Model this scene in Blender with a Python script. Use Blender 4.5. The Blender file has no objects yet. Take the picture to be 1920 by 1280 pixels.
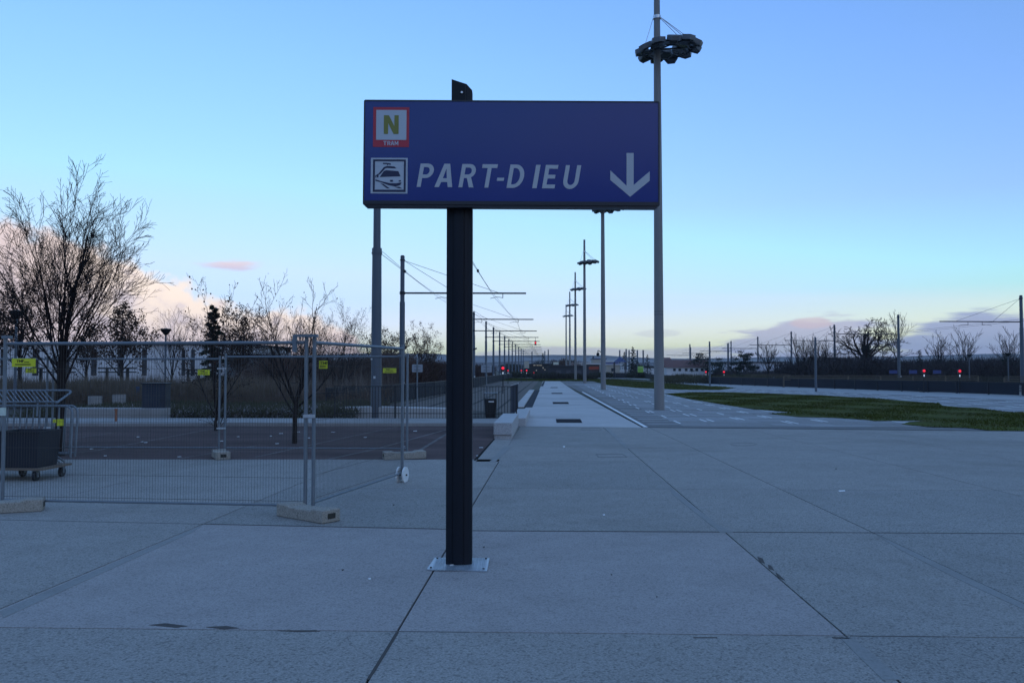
import bpy, math, random
import numpy as np
from mathutils import Vector, Matrix
from mathutils.geometry import tessellate_polygon
R = math.radians
sc = bpy.context.scene
COL = sc.collection

# ------------------------------------------------------------------ camera
F = 1550.0                                   # focal length in photo pixels (1920 wide)
EYE = 1.6
PSI = math.atan(67.0 / F)                    # yaw left of the tram axis (+Y)
THE = math.atan(53.0 / F)                    # pitch up
cam = bpy.data.cameras.new('camera')
camo = bpy.data.objects.new('camera', cam)
COL.objects.link(camo)
camo.location = (0, 0, EYE)
camo.rotation_euler = (R(90) + THE, 0, PSI)
cam.sensor_width = 36.0
cam.lens = 36.0 * F / 1920.0
cam.clip_start = 0.1
cam.clip_end = 20000
sc.camera = camo

RIGHT = Vector((math.cos(PSI), math.sin(PSI), 0))
FWD = Vector((-math.sin(PSI) * math.cos(THE), math.cos(PSI) * math.cos(THE), math.sin(THE)))
UP = RIGHT.cross(FWD)

def ray(px, py):
    return RIGHT * ((px - 960.0) / F) + UP * ((640.0 - py) / F) + FWD

def P(px, py, Y):
    """world point seen at a photo pixel, on the plane y = Y"""
    d = ray(px, py)
    return Vector((0, 0, EYE)) + d * (Y / d.y)

def G(px, py, z=0.0):
    """world point seen at a photo pixel, on the level plane z"""
    d = ray(px, py)
    t = (z - EYE) / d.z
    return Vector((0, 0, EYE)) + d * t

def azel(px, py):
    d = ray(px, py).normalized()
    return math.degrees(math.atan2(d.x, d.y)), math.degrees(math.asin(d.z))

# ------------------------------------------------------------------ sky
SUN_AZ, SUN_EL = R(150), R(6)
world = bpy.data.worlds.new("World")
sc.world = world
world.use_nodes = True
wt = world.node_tree
bg = wt.nodes['Background']
bg.inputs['Strength'].default_value = 0.1
sc.view_settings.view_transform = 'Standard'
sc.view_settings.look = 'None'
sc.view_settings.gamma = 1.0
sc.view_settings.exposure = 2.05

class N:
    """small helper to write node maths"""
    def __init__(s, tree): s.t = tree
    def new(s, k): return s.t.nodes.new(k)
    def put(s, sock, v):
        if isinstance(v, bpy.types.NodeSocket): s.t.links.new(v, sock)
        else: sock.default_value = v
    def m(s, op, a, b=0.0, c=0.0, clamp=False):
        n = s.new('ShaderNodeMath'); n.operation = op; n.use_clamp = clamp
        s.put(n.inputs[0], a); s.put(n.inputs[1], b); s.put(n.inputs[2], c)
        return n.outputs[0]
    def step(s, x, a, b):
        n = s.new('ShaderNodeMapRange'); n.interpolation_type = 'SMOOTHSTEP'
        s.put(n.inputs['Value'], x); s.put(n.inputs['From Min'], a); s.put(n.inputs['From Max'], b)
        return n.outputs[0]
    def mix(s, f, a, b, mode='MIX'):
        n = s.new('ShaderNodeMix'); n.data_type = 'RGBA'; n.blend_type = mode
        s.put(n.inputs[0], f); s.put(n.inputs[6], a); s.put(n.inputs[7], b)
        return n.outputs[2]
    def noise(s, vec, scale, detail=4, rough=0.5):
        n = s.new('ShaderNodeTexNoise')
        s.put(n.inputs['Vector'], vec); n.inputs['Scale'].default_value = scale
        n.inputs['Detail'].default_value = detail; n.inputs['Roughness'].default_value = rough
        return n.outputs[0]

def lin(r, g, b, k=1.0):
    f = lambda c: ((c / 255.0) / 12.92 if c <= 10 else (((c / 255.0) + 0.055) / 1.055) ** 2.4)
    return (f(r) * k, f(g) * k, f(b) * k, 1.0)

wn = N(wt)
sky = wn.new('ShaderNodeTexSky')
sky.sky_type = 'NISHITA'
sky.sun_disc = False
sky.sun_elevation = SUN_EL
sky.sun_rotation = SUN_AZ
sky.air_density = 1.0
sky.dust_density = 0.45
sky.ozone_density = 3.0
# the sun itself has gone behind the town: no bright glow round it
geo = wn.new('ShaderNodeTexCoord')
sep = wn.new('ShaderNodeSeparateXYZ')
wt.links.new(geo.outputs['Generated'], sep.inputs[0])
AZ = wn.m('MULTIPLY', wn.m('ARCTAN2', sep.outputs[0], sep.outputs[1]), 57.29578)
EL = wn.m('MULTIPLY', wn.m('ARCSINE', sep.outputs[2]), 57.29578)
tr_ = wn.new('ShaderNodeValToRGB')                # twilight colour balance by elevation
te = tr_.color_ramp.elements
for i, (e_, c_) in enumerate(((0.0, (1.55, 1.16, 1.12)), (2.3, (1.52, 1.16, 1.13)), (3.6, (1.17, 1.06, 1.04)), (5.2, (.88, .99, .98)), (11.0, (.95, .83, 1.06)), (20.0, (.97, .91, 1.12)), (26.0, (.95, .93, 1.15)), (36.0, (1.85, 1.57, 1.55)))):
    q = te[0] if i == 0 else (te[len(te) - 1] if i == 7 else te.new(e_ / 40))
    q.position = e_ / 40; q.color = (c_[0] / 2, c_[1] / 2, c_[2] / 2, 1)
wt.links.new(wn.m('DIVIDE', EL, 40.0, clamp=True), tr_.inputs[0])
tint = wn.mix(1.0, tr_.outputs[0], (2, 2, 2, 1), 'MULTIPLY')
skyc = wn.mix(1.0, sky.outputs[0], tint, 'MULTIPLY')
skyc = wn.mix(1.0, skyc, wn.mix(wn.step(EL, 7.0, 11.5), wn.mix(wn.step(EL, 2.0, 5.0), (2.4, 2.6, 3.0, 1), (1.72, 2.29, 3.0, 1)), (1.72, 2.16, 3.0, 1)), 'DARKEN')
cv = wn.new('ShaderNodeCombineXYZ')
wt.links.new(AZ, cv.inputs[0]); wt.links.new(EL, cv.inputs[1])
cvs = wn.new('ShaderNodeCombineXYZ')             # stretched along the horizon
wt.links.new(wn.m('MULTIPLY', AZ, 0.16), cvs.inputs[0]); wt.links.new(EL, cvs.inputs[1])
K = 1.0 / (0.1 * 2 ** 2.05)                      # display value -> sky units
n_puff = wn.noise(cv.outputs[0], 0.75, 6, 0.55)
n_soft = wn.noise(cv.outputs[0], 0.28, 3, 0.5)
n_streak = wn.noise(cvs.outputs[0], 1.1, 5, 0.55)
# big cumulus low on the left: its upper outline by azimuth
outline = [(-700, 470), (-300, 400), (0, 395), (60, 418), (140, 448), (205, 462), (250, 480), (275, 508), (300, 512), (345, 522),
           (385, 548), (450, 566), (540, 572), (600, 588), (640, 606), (668, 628), (690, 652), (705, 700)]
ae = [azel(*p) for p in outline]
a0, a1 = ae[0][0], ae[-1][0]
ramp = wn.new('ShaderNodeValToRGB')
ramp.color_ramp.interpolation = 'LINEAR'
els = ramp.color_ramp.elements
for i, (a, e) in enumerate(ae):
    p = (a - a0) / (a1 - a0); v = max(0.0, e + 1.0) / 20.0
    if i == 0: q = els[0]; q.position = 0.0
    elif i == len(ae) - 1: q = els[len(els) - 1]; q.position = 1.0
    else: q = els.new(p)
    q.color = (v, v, v, 1)
wt.links.new(wn.m('DIVIDE', wn.m('SUBTRACT', AZ, a0), a1 - a0, clamp=True), ramp.inputs[0])
top = wn.m('SUBTRACT', wn.m('MULTIPLY', ramp.outputs[0], 20.0), 1.0)
depth = wn.m('SUBTRACT', top, EL)                # degrees below the outline
depth_n = wn.m('ADD', depth, wn.m('ADD', wn.m('MULTIPLY', wn.m('SUBTRACT', n_puff, 0.5), 2.6), wn.m('MULTIPLY', wn.m('SUBTRACT', n_soft, 0.5), 2.2)))
cum = wn.step(depth_n, 0.0, 1.0)
cum = wn.m('MULTIPLY', cum, wn.step(AZ, a0, a0 + 12))
shade = wn.m('ADD', wn.m('MULTIPLY', depth, 0.17), wn.m('MULTIPLY', wn.m('SUBTRACT', n_puff, 0.5), 2.6))
cumc = wn.mix(wn.step(shade, 0.1, 1.1), lin(255, 236, 221, K * 1.22), lin(214, 203, 214, K * 1.12))
cumc = wn.mix(wn.m('MULTIPLY', wn.step(AZ, -26.0, -34.0), 0.75), cumc, lin(226, 206, 208, K * 1.1))
cumc = wn.mix(wn.step(EL, 4.0, 0.6), cumc, lin(238, 216, 214, K * 1.15))
skyc = wn.mix(cum, skyc, cumc)

def patch(px, py, hw, hh, amp, nz, soft=0.3):
    a, e = azel(px, py)
    dx = wn.m('DIVIDE', wn.m('SUBTRACT', AZ, a), hw / 27.0)
    dy = wn.m('DIVIDE', wn.m('SUBTRACT', EL, e), hh / 27.0)
    r = wn.m('SQRT', wn.m('ADD', wn.m('MULTIPLY', dx, dx), wn.m('MULTIPLY', dy, dy)))
    v = wn.m('ADD', wn.m('SUBTRACT', 1.0, r), wn.m('MULTIPLY', wn.m('SUBTRACT', nz, 0.5), amp))
    return wn.step(v, 0.0, soft), dy

for (px, py, hw, hh, amp, c0, c1, al) in (
        (1120, 672, 330, 26, 1.2, (206, 206, 222), (190, 196, 220), .75),
        (1505, 640, 150, 46, 1.7, (190, 190, 222), (172, 180, 218), .8),
        (1910, 642, 240, 58, 1.6, (162, 174, 216), (140, 158, 210), .88),
        (1235, 625, 48, 7, 1.9, (200, 203, 222), (196, 200, 222), .3),
        (1720, 676, 420, 24, 1.0, (176, 186, 220), (150, 168, 214), .8)):
    mk, dy = patch(px, py, hw, hh, amp, n_streak)
    c = wn.mix(wn.step(dy, -0.6, 0.7), lin(*c1, K), lin(*c0, K))
    skyc = wn.mix(wn.m('MULTIPLY', mk, al), skyc, c)
mk, dy = patch(1520, 605, 40, 12, 1.2, n_streak)
skyc = wn.mix(wn.m('MULTIPLY', mk, .7), skyc, lin(226, 207, 216, K))
mk, dy = patch(432, 497, 66, 13, 1.7, wn.noise(cvs.outputs[0], 2.6, 5, 0.6), 0.9)
skyc = wn.mix(wn.m('MULTIPLY', mk, .85), skyc, wn.mix(wn.step(dy, -0.6, 0.5), lin(214, 204, 226, K * 1.1), lin(238, 212, 216, K * 1.1)))
# unseen cloud bank added low behind the viewer: darkens sign reflection, cuts fill light
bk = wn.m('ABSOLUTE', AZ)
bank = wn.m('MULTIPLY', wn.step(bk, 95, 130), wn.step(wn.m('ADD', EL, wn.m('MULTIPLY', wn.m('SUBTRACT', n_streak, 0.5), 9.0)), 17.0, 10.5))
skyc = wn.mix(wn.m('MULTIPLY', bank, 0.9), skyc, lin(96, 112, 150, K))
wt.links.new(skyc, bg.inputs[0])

sun = bpy.data.lights.new('sun', 'SUN')
sun.energy = 0.015
sun.angle = R(12)
sun.color = (1.0, 0.83, 0.7)
suno = bpy.data.objects.new('sun', sun)
COL.objects.link(suno)
sd = Vector((math.sin(SUN_AZ) * math.cos(SUN_EL), math.cos(SUN_AZ) * math.cos(SUN_EL), math.sin(SUN_EL)))
suno.rotation_euler = sd.to_track_quat('Z', 'Y').to_euler()

# ------------------------------------------------------------------ materials
MATS = {}
def mat(name, col, rough=0.7, metal=0.0, var=0.25, scale=3.0, fine=0.0, fscale=60.0, bump=0.0, spec=0.4, streak=None):
    """principled surface with broad tone variation and optional fine grain"""
    if name in MATS: return MATS[name]
    m = bpy.data.materials.new(name); m.use_nodes = True
    t = m.node_tree; n = N(t); b = t.nodes['Principled BSDF']
    tc = n.new('ShaderNodeTexCoord')
    vec = tc.outputs['Object']
    if streak:
        mp = n.new('ShaderNodeMapping'); mp.inputs['Scale'].default_value = streak
        t.links.new(vec, mp.inputs[0]); vec = mp.outputs[0]
    a = n.noise(vec, scale, 5, 0.6)
    f = n.m('ADD', 1.0 - var, n.m('MULTIPLY', a, var * 2.0))
    if fine:
        g = n.noise(tc.outputs['Object'], fscale, 2, 0.5)
        f = n.m('MULTIPLY', f, n.m('ADD', 1.0 - fine, n.m('MULTIPLY', g, fine * 2.0)))
        if bump:
            bp = n.new('ShaderNodeBump'); bp.inputs['Strength'].default_value = bump; bp.inputs['Distance'].default_value = 0.01
            t.links.new(g, bp.inputs['Height']); t.links.new(bp.outputs[0], b.inputs['Normal'])
    cmb = n.mix(1.0, (col[0], col[1], col[2], 1), f, 'MULTIPLY')
    t.links.new(cmb, b.inputs['Base Color'])
    b.inputs['Roughness'].default_value = rough
    b.inputs['Metallic'].default_value = metal
    b.inputs['Specular IOR Level'].default_value = spec
    MATS[name] = m
    return m

def glow(name, col, strength):
    if name in MATS: return MATS[name]
    m = bpy.data.materials.new(name); m.use_nodes = True
    b = m.node_tree.nodes['Principled BSDF']
    b.inputs['Base Color'].default_value = (*col, 1)
    b.inputs['Emission Color'].default_value = (*col, 1)
    b.inputs['Emission Strength'].default_value = strength
    MATS[name] = m
    return m

def concrete(name, col, stain=(0.7, 0.7, 0.7), speck=0.35):
    """exposed aggregate concrete: speckle, broad tone drift, stains"""
    if name in MATS: return MATS[name]
    m = bpy.data.materials.new(name); m.use_nodes = True
    t = m.node_tree; n = N(t); b = t.nodes['Principled BSDF']
    v = n.new('ShaderNodeTexCoord').outputs['Object']
    big = n.noise(v, 0.35, 5, 0.6)
    mid = n.noise(v, 2.3, 5, 0.65)
    grit = n.noise(v, 80.0, 3, 0.7)
    grit = n.step(grit, 0.22, 0.78)
    vor = n.new('ShaderNodeTexVoronoi'); vor.inputs['Scale'].default_value = 70.0
    t.links.new(v, vor.inputs['Vector'])
    f = n.m('ADD', 0.80, n.m('MULTIPLY', big, 0.4))
    f = n.m('MULTIPLY', f, n.m('ADD', 0.86, n.m('MULTIPLY', mid, 0.28)))
    f = n.m('MULTIPLY', f, n.m('ADD', 1.0 - speck, n.m('MULTIPLY', grit, speck * 2.0)))
    sepc = n.new('ShaderNodeSeparateColor'); t.links.new(vor.outputs['Color'], sepc.inputs[0])
    peb = n.step(sepc.outputs[0], 0.82, 0.9)
    f = n.m('MULTIPLY', f, n.m('SUBTRACT', 1.0, n.m('MULTIPLY', peb, speck * 0.9)))
    st = n.step(n.noise(v, 0.9, 6, 0.7), 0.56, 0.72)
    c = n.mix(1.0, (col[0], col[1], col[2], 1), f, 'MULTIPLY')
    c = n.mix(n.m('MULTIPLY', st, 0.45), c, n.mix(1.0, c, (*stain, 1), 'MULTIPLY'))
    # old trodden-in spots and drip marks
    sp = n.new('ShaderNodeTexVoronoi'); sp.inputs['Scale'].default_value = 1.9
    t.links.new(v, sp.inputs['Vector'])
    sc_ = n.new('ShaderNodeSeparateColor'); t.links.new(sp.outputs['Color'], sc_.inputs[0])
    rad = n.m('MULTIPLY', sc_.outputs[1], 0.055)
    spot = n.m('MULTIPLY', n.step(sp.outputs['Distance'], rad, n.m('MULTIPLY', rad, 0.55)), n.step(sc_.outputs[0], 0.45, 0.5))
    c = n.mix(n.m('MULTIPLY', spot, 0.42), c, (0.06, 0.055, 0.05, 1))
    wear = n.step(n.noise(v, 0.17, 6, 0.72), 0.46, 0.66)
    c = n.mix(n.m('MULTIPLY', wear, 0.34), c, (0.14, 0.13, 0.115, 1))
    t.links.new(c, b.inputs['Base Color'])
    b.inputs['Roughness'].default_value = 0.85
    b.inputs['Specular IOR Level'].default_value = 0.14
    bp = n.new('ShaderNodeBump'); bp.inputs['Strength'].default_value = 0.35; bp.inputs['Distance'].default_value = 0.004
    t.links.new(grit, bp.inputs['Height']); t.links.new(bp.outputs[0], b.inputs['Normal'])
    MATS[name] = m
    return m

M_conc = concrete('plaza_concrete', (0.300, 0.282, 0.262))
M_conc_b = concrete('plaza_concrete_smooth', (0.335, 0.305, 0.292), speck=0.24)
M_conc_c = concrete('plaza_concrete_dark', (0.275, 0.262, 0.245), speck=0.42)
M_patch = concrete('smooth_patch', (0.262, 0.258, 0.25), speck=0.12)
M_cwall = concrete('pale_wall_concrete', (0.31, 0.295, 0.285), speck=0.12)
M_joint = mat('joint_dark', (0.02, 0.02, 0.02), 1.0, spec=0.03)
M_slot = mat('slot_iron', (0.028, 0.028, 0.034), 1.0, spec=0.03)
M_walk = concrete('pale_walkway_concrete', (0.465, 0.445, 0.435), speck=0.16)
M_slab = concrete('grey_stone_slab', (0.255, 0.25, 0.25), speck=0.16)
M_slab2 = concrete('light_stone_slab', (0.30, 0.30, 0.305), speck=0.14)
M_white_stone = mat('white_stone', (0.75, 0.75, 0.75), 0.6, var=0.1)
M_asph = mat('reddish_asphalt', (0.100, 0.070, 0.067), 1.0, spec=0.05, var=0.75, scale=0.55, fine=0.35, fscale=50, streak=(.5, 1.5, 1))
M_lane = mat('tram_lane_concrete', (0.150, 0.130, 0.117), 1.0, spec=0.06, var=0.25, scale=0.7, fine=0.25, fscale=25)
M_gran = mat('granite', (0.36, 0.355, 0.36), 0.7, var=0.12, scale=2, fine=0.6, fscale=45)
M_white = mat('white_paint_worn', (0.55, 0.55, 0.55), 0.7, var=0.45, scale=7)
M_dark = mat('anthracite_metal', (0.011, 0.014, 0.022), 0.42, 0.0, 0.15, spec=0.35)
M_wire = mat('dull_wire', (0.075, 0.066, 0.062), 0.7, var=.2)
M_post = mat('post_paint', (0.007, 0.010, 0.017), 0.5, 0.0, 0.15, spec=0.22)
M_galv = mat('galvanised_steel', (0.165, 0.19, 0.215), 0.5, 0.3, 0.25, scale=8)
M_mastg = mat('mast_grey_paint', (0.20, 0.195, 0.195), 0.6, 0.0, 0.15, scale=1.5, streak=(3, 3, 0.4))
M_polegrey = mat('pole_blue_grey_paint', (0.085, 0.105, 0.135), 0.5, 0.0, 0.12, scale=2)
M_black = mat('black_metal', (0.012, 0.013, 0.016), 0.5)
M_steel = mat('bright_steel', (0.6, 0.62, 0.65), 0.35, 0.7, 0.2)
M_bark = mat('bark', (0.026, 0.021, 0.020), 0.9, spec=0.1, var=0.4, scale=9)
M_twig = mat('twig', (0.020, 0.015, 0.015), 0.9, spec=0.1, var=0.3, scale=3)
M_dead = mat('dead_leaf', (0.055, 0.035, 0.026), 0.9, spec=0.08, var=0.5, scale=4)
M_conifer = mat('conifer_needles', (0.016, 0.026, 0.018), 0.9, spec=0.08, var=0.5, scale=3)
M_grass = mat('lawn_blades', (0.060, 0.069, 0.015), 1.0, spec=0.05, var=0.75, scale=0.55, fine=0.5, fscale=7)
def grass_mat():
    m = M_grass; t = m.node_tree; n = N(t); b = t.nodes['Principled BSDF']
    v = n.new('ShaderNodeTexCoord').outputs['Object']
    src = b.inputs['Base Color'].links[0].from_socket
    dry = n.step(n.noise(v, 0.8, 6, 0.7), 0.5, 0.68)
    soil = n.step(n.noise(v, 2.6, 4, 0.7), 0.62, 0.72)
    c = n.mix(n.m('MULTIPLY', dry, 0.6), src, (0.085, 0.072, 0.025, 1))
    c = n.mix(n.m('MULTIPLY', soil, 0.6), c, (0.030, 0.025, 0.016, 1))
    t.links.new(c, b.inputs['Base Color'])
grass_mat()
M_earth = mat('dark_earth', (0.04, 0.034, 0.028), 0.95, var=0.4, scale=1.5)
M_ground = mat('far_ground', (0.05, 0.052, 0.035), 0.95, var=0.5, scale=0.05, fine=0.3, fscale=0.9)
M_dry = mat('dry_grass', (0.13, 0.102, 0.075), 0.95, spec=0.08, var=0.6, scale=0.7)
M_thick = mat('thicket_twigs', (0.105, 0.068, 0.056), 0.95, spec=0.08, var=0.5, scale=0.6)
M_yellow = mat('yellow_plastic', (0.60, 0.62, 0.03), 0.5, var=0.1)
M_inkblack = mat('black_ink', (0.01, 0.01, 0.012), 0.6)
M_blockc = concrete('weathered_block', (0.33, 0.30, 0.26), speck=0.3)
M_bwhite = mat('white_render', (0.62, 0.60, 0.61), 0.8, var=0.12, scale=0.6)
M_beige = mat('beige_render', (0.42, 0.37, 0.31), 0.85, var=0.15)
M_redroof = mat('red_tile_roof', (0.13, 0.055, 0.045), 0.85, var=0.35, scale=1.2)
M_glassd = mat('dark_glazing', (0.03, 0.035, 0.045), 0.15, spec=0.6)
M_darkwall = mat('dark_cladding', (0.032, 0.034, 0.045), 0.7, var=0.25)
M_red = mat('red_cladding', (0.36, 0.06, 0.03), 0.6)
M_bluer = mat('blue_roof', (0.05, 0.07, 0.16), 0.6)
M_bluep = mat('blue_panel', (0.04, 0.06, 0.2), 0.6)
M_green = mat('lime_green_paint', (0.25, 0.45, 0.06), 0.5)
M_wood = mat('weathered_wood', (0.11, 0.09, 0.068), 0.85, var=0.3)
M_hill = mat('wooded_hill', (0.055, 0.052, 0.060), 0.95, var=0.5, scale=0.012, fine=0.4, fscale=0.05)
M_redlamp = glow('red_signal_light', (1.0, 0.02, 0.045), 0.24)
M_whitelamp = glow('white_marker_light', (0.9, 0.95, 1.0), 0.10)
M_warmlamp = glow('warm_shop_light', (0.6, 0.5, 0.35), 0.05)
M_conduit = mat('plastic_white', (0.72, 0.74, 0.74), 0.4, var=0.06)
M_ochre = mat('rusty_steel', (0.28, 0.11, 0.06), 0.8)

# ------------------------------------------------------------------ mesh helpers
def tag(o, label=None, cat=None, group=None, kind=None):
    if label: o['label'] = label
    if cat: o['category'] = cat
    if group: o['group'] = group
    if kind: o['kind'] = kind
    return o

class MB:
    def __init__(s): s.v = []; s.f = []; s.mi = []; s.cur = 0
    def add(s, vs, fs):
        o = len(s.v); s.v.extend([tuple(p) for p in vs])
        for f in fs: s.f.append(tuple(i + o for i in f)); s.mi.append(s.cur)
        return s
    def box(s, c, d, rz=0.0, M=None, taper=1.0):
        """box: centre c, full sizes d, turned rz about z"""
        hx, hy, hz = d[0] / 2, d[1] / 2, d[2] / 2
        vs = []
        for z in (-1, 1):
            k = taper if z > 0 else 1.0
            for x, y in ((-1, -1), (1, -1), (1, 1), (-1, 1)):
                p = Vector((x * hx * k, y * hy * k, z * hz))
                if M is not None: p = M @ p
                elif rz: p = Matrix.Rotation(rz, 3, 'Z') @ p
                vs.append(Vector(c) + p)
        return s.add(vs, [(3, 2, 1, 0), (4, 5, 6, 7), (0, 1, 5, 4), (1, 2, 6, 5), (2, 3, 7, 6), (3, 0, 4, 7)])
    def tube(s, p0, p1, r0, r1=None, n=8, cap=True):
        if r1 is None: r1 = r0
        p0 = Vector(p0); p1 = Vector(p1); d = p1 - p0
        if d.length < 1e-6: return s
        d.normalize()
        a = d.orthogonal().normalized(); b = d.cross(a)
        vs = []
        for p, r in ((p0, r0), (p1, r1)):
            for i in range(n):
                t = 2 * math.pi * i / n
                vs.append(p + a * (r * math.cos(t)) + b * (r * math.sin(t)))
        fs = [(i, (i + 1) % n, n + (i + 1) % n, n + i) for i in range(n)]
        if cap: fs += [tuple(range(n - 1, -1, -1)), tuple(range(n, 2 * n))]
        return s.add(vs, fs)
    def path(s, pts, rs, n=6):
        """one continuous tapered tube through points"""
        pts = [Vector(p) for p in pts]
        if not isinstance(rs, (list, tuple)): rs = [rs] * len(pts)
        vs = []; a = None
        for i, p in enumerate(pts):
            d = (pts[min(i + 1, len(pts) - 1)] - pts[max(i - 1, 0)]).normalized()
            if a is None: a = d.orthogonal().normalized()
            else:
                a = a - d * a.dot(d)
                a = a.normalized() if a.length > 1e-6 else d.orthogonal().normalized()
            b = d.cross(a)
            for k in range(n):
                t = 2 * math.pi * k / n
                vs.append(p + a * (rs[i] * math.cos(t)) + b * (rs[i] * math.sin(t)))
        fs = []
        for i in range(len(pts) - 1):
            for k in range(n):
                fs.append((i * n + k, i * n + (k + 1) % n, (i + 1) * n + (k + 1) % n, (i + 1) * n + k))
        fs.append(tuple(range(n - 1, -1, -1)))
        e = (len(pts) - 1) * n
        fs.append(tuple(range(e, e + n)))
        return s.add(vs, fs)
    def lathe(s, prof, c=(0, 0, 0), n=16):
        vs = []
        for r, z in prof:
            for i in range(n):
                t = 2 * math.pi * i / n
                vs.append((c[0] + r * math.cos(t), c[1] + r * math.sin(t), c[2] + z))
        fs = []
        for j in range(len(prof) - 1):
            for i in range(n):
                fs.append((j * n + i, j * n + (i + 1) % n, (j + 1) * n + (i + 1) % n, (j + 1) * n + i))
        fs.append(tuple(range(n - 1, -1, -1)))
        e = (len(prof) - 1) * n
        fs.append(tuple(range(e, e + n)))
        return s.add(vs, fs)
    def prism(s, loops, z0, z1, M=None, bottom=True):
        """flat outline(s) in xy (first is the outside, others are holes) raised from z0 to z1"""
        loops = [[(p[0], p[1]) for p in l] for l in loops]
        flat = [p for l in loops for p in l]
        tris = tessellate_polygon([[Vector((p[0], p[1], 0)) for p in l] for l in loops])
        T = (lambda p: M @ Vector(p)) if M is not None else (lambda p: Vector(p))
        nv = len(flat)
        vs = [T((p[0], p[1], z0)) for p in flat] + [T((p[0], p[1], z1)) for p in flat]
        fs = []
        for t in tris:
            a, b, c = t
            ar = ((flat[b][0] - flat[a][0]) * (flat[c][1] - flat[a][1]) - (flat[c][0] - flat[a][0]) * (flat[b][1] - flat[a][1]))
            if abs(ar) < 1e-14: continue
            if ar < 0: b, c = c, b
            fs.append((nv + a, nv + b, nv + c))
            if bottom: fs.append((c, b, a))
        o = 0
        for k, l in enumerate(loops):
            n = len(l)
            area = sum(l[i][0] * l[(i + 1) % n][1] - l[(i + 1) % n][0] * l[i][1] for i in range(n))
            ccw = (area > 0) == (k == 0)
            for i in range(n):
                j = (i + 1) % n
                q = (o + i, o + j, nv + o + j, nv + o + i)
                fs.append(q if ccw else q[::-1])
            o += n
        return s.add(vs, fs)
    def sheet(s, poly, z):
        return s.prism([[(p[0], p[1]) for p in poly]], z - 0.003, z, bottom=False)
    def build(s, name, mats, parent=None, loc=None, smooth=False, bevel=0.0):
        me = bpy.data.meshes.new(name)
        me.from_pydata(s.v, [], s.f)
        if not isinstance(mats, (list, tuple)): mats = [mats]
        for m in mats: me.materials.append(m)
        if len(mats) > 1: me.polygons.foreach_set('material_index', s.mi)
        if smooth: me.polygons.foreach_set('use_smooth', [True] * len(me.polygons))
        me.update()
        o = bpy.data.objects.new(name, me)
        COL.objects.link(o)
        if parent is not None: o.parent = parent
        if loc is not None: o.location = loc
        if bevel:
            b = o.modifiers.new('bevel', 'BEVEL'); b.width = bevel; b.segments = 2; b.limit_method = 'ANGLE'
        if smooth:
            try: me.set_sharp_from_angle(angle=R(40))
            except Exception: pass
        return o

def thing(name, label, cat, loc=(0, 0, 0), rz=0.0, group=None):
    o = bpy.data.objects.new(name, None)
    o.empty_display_size = 0.3
    COL.objects.link(o)
    o.location = loc; o.rotation_euler = (0, 0, rz)
    return tag(o, label, cat, group)

def dup(o, parent=None, loc=None, label=None):
    c = o.copy(); COL.objects.link(c)
    if parent is not None: c.parent = parent
    if loc is not None: c.location = loc
    if label: c['label'] = label
    for ch in list(o.children): dup(ch, c)
    return c

def structure(name, mb, mats): return tag(mb.build(name, mats), kind='structure')

ORD = 'nearest second third fourth fifth sixth seventh eighth ninth tenth eleventh twelfth thirteenth fourteenth fifteenth sixteenth'.split()

def gp(pts, z=0.0): return [G(x, y)[:2] for x, y in pts]

# ------------------------------------------------------------------ ground
b = MB()
b.v = []; rings = [0, 30, 120, 400, 1200, 3000, 6000]
for r in rings[1:]:
    for i in range(32):
        t = 2 * math.pi * i / 32
        b.v.append((r * math.cos(t), r * math.sin(t), -0.02))
b.f.append(tuple(range(32))); b.mi.append(0)
for j in range(len(rings) - 2):
    for i in range(32):
        b.f.append((j * 32 + i, (j + 1) * 32 + i, (j + 1) * 32 + (i + 1) % 32, j * 32 + (i + 1) % 32)); b.mi.append(0)
structure('ground', b, M_ground)

# concrete plaza: slabs between measured joints, over a dark bed that shows in the joints
VX, VY = 1027.0, 712.0
def Lx(u, y): return VX + u * (y - VY)
def inter(u, t):                                # longitudinal joint u with transverse line t=(y at x=960, slope)
    y0, k = t
    # x = VX+u(y-VY), y = y0 + k(x-960)
    y = (y0 + k * (VX - u * VY - 960)) / (1 - k * u)
    return (Lx(u, y), y)
UL = [-13.2, -11.2, -9.3, -7.5, -5.75, -4.1, -2.37, -0.593, 1.154, 2.11, 4.03, 5.75, 7.6, 9.5, 11.5]
TL = [(799.5, 0.010), (838.5, 0.0105), (865, 0.007), (917.5, 0.004), (997.9, 0.0052), (1190, 0.010), (1720, 0.012), (3300, 0.012)]
T1L = (997.2, 0.0212)
rng = random.Random(4)
bed = MB(); bed.sheet([(-34, 23.5), (40, 23.5), (40, -12), (-34, -12)], 0.0)
structure('plaza_bed', bed, M_joint)
pl = MB()
gap = 0.0075
def slab(q, mi, z=0.016):
    c = Vector((sum(p[0] for p in q) / 4, sum(p[1] for p in q) / 4))
    w = []
    for p in q:
        d = Vector((p[0], p[1])) - c
        w.append((p[0] - math.copysign(gap, d.x), p[1] - math.copysign(gap, d.y)))
    pl.cur = mi
    pl.prism([w], 0.0, z, bottom=False)
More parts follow.
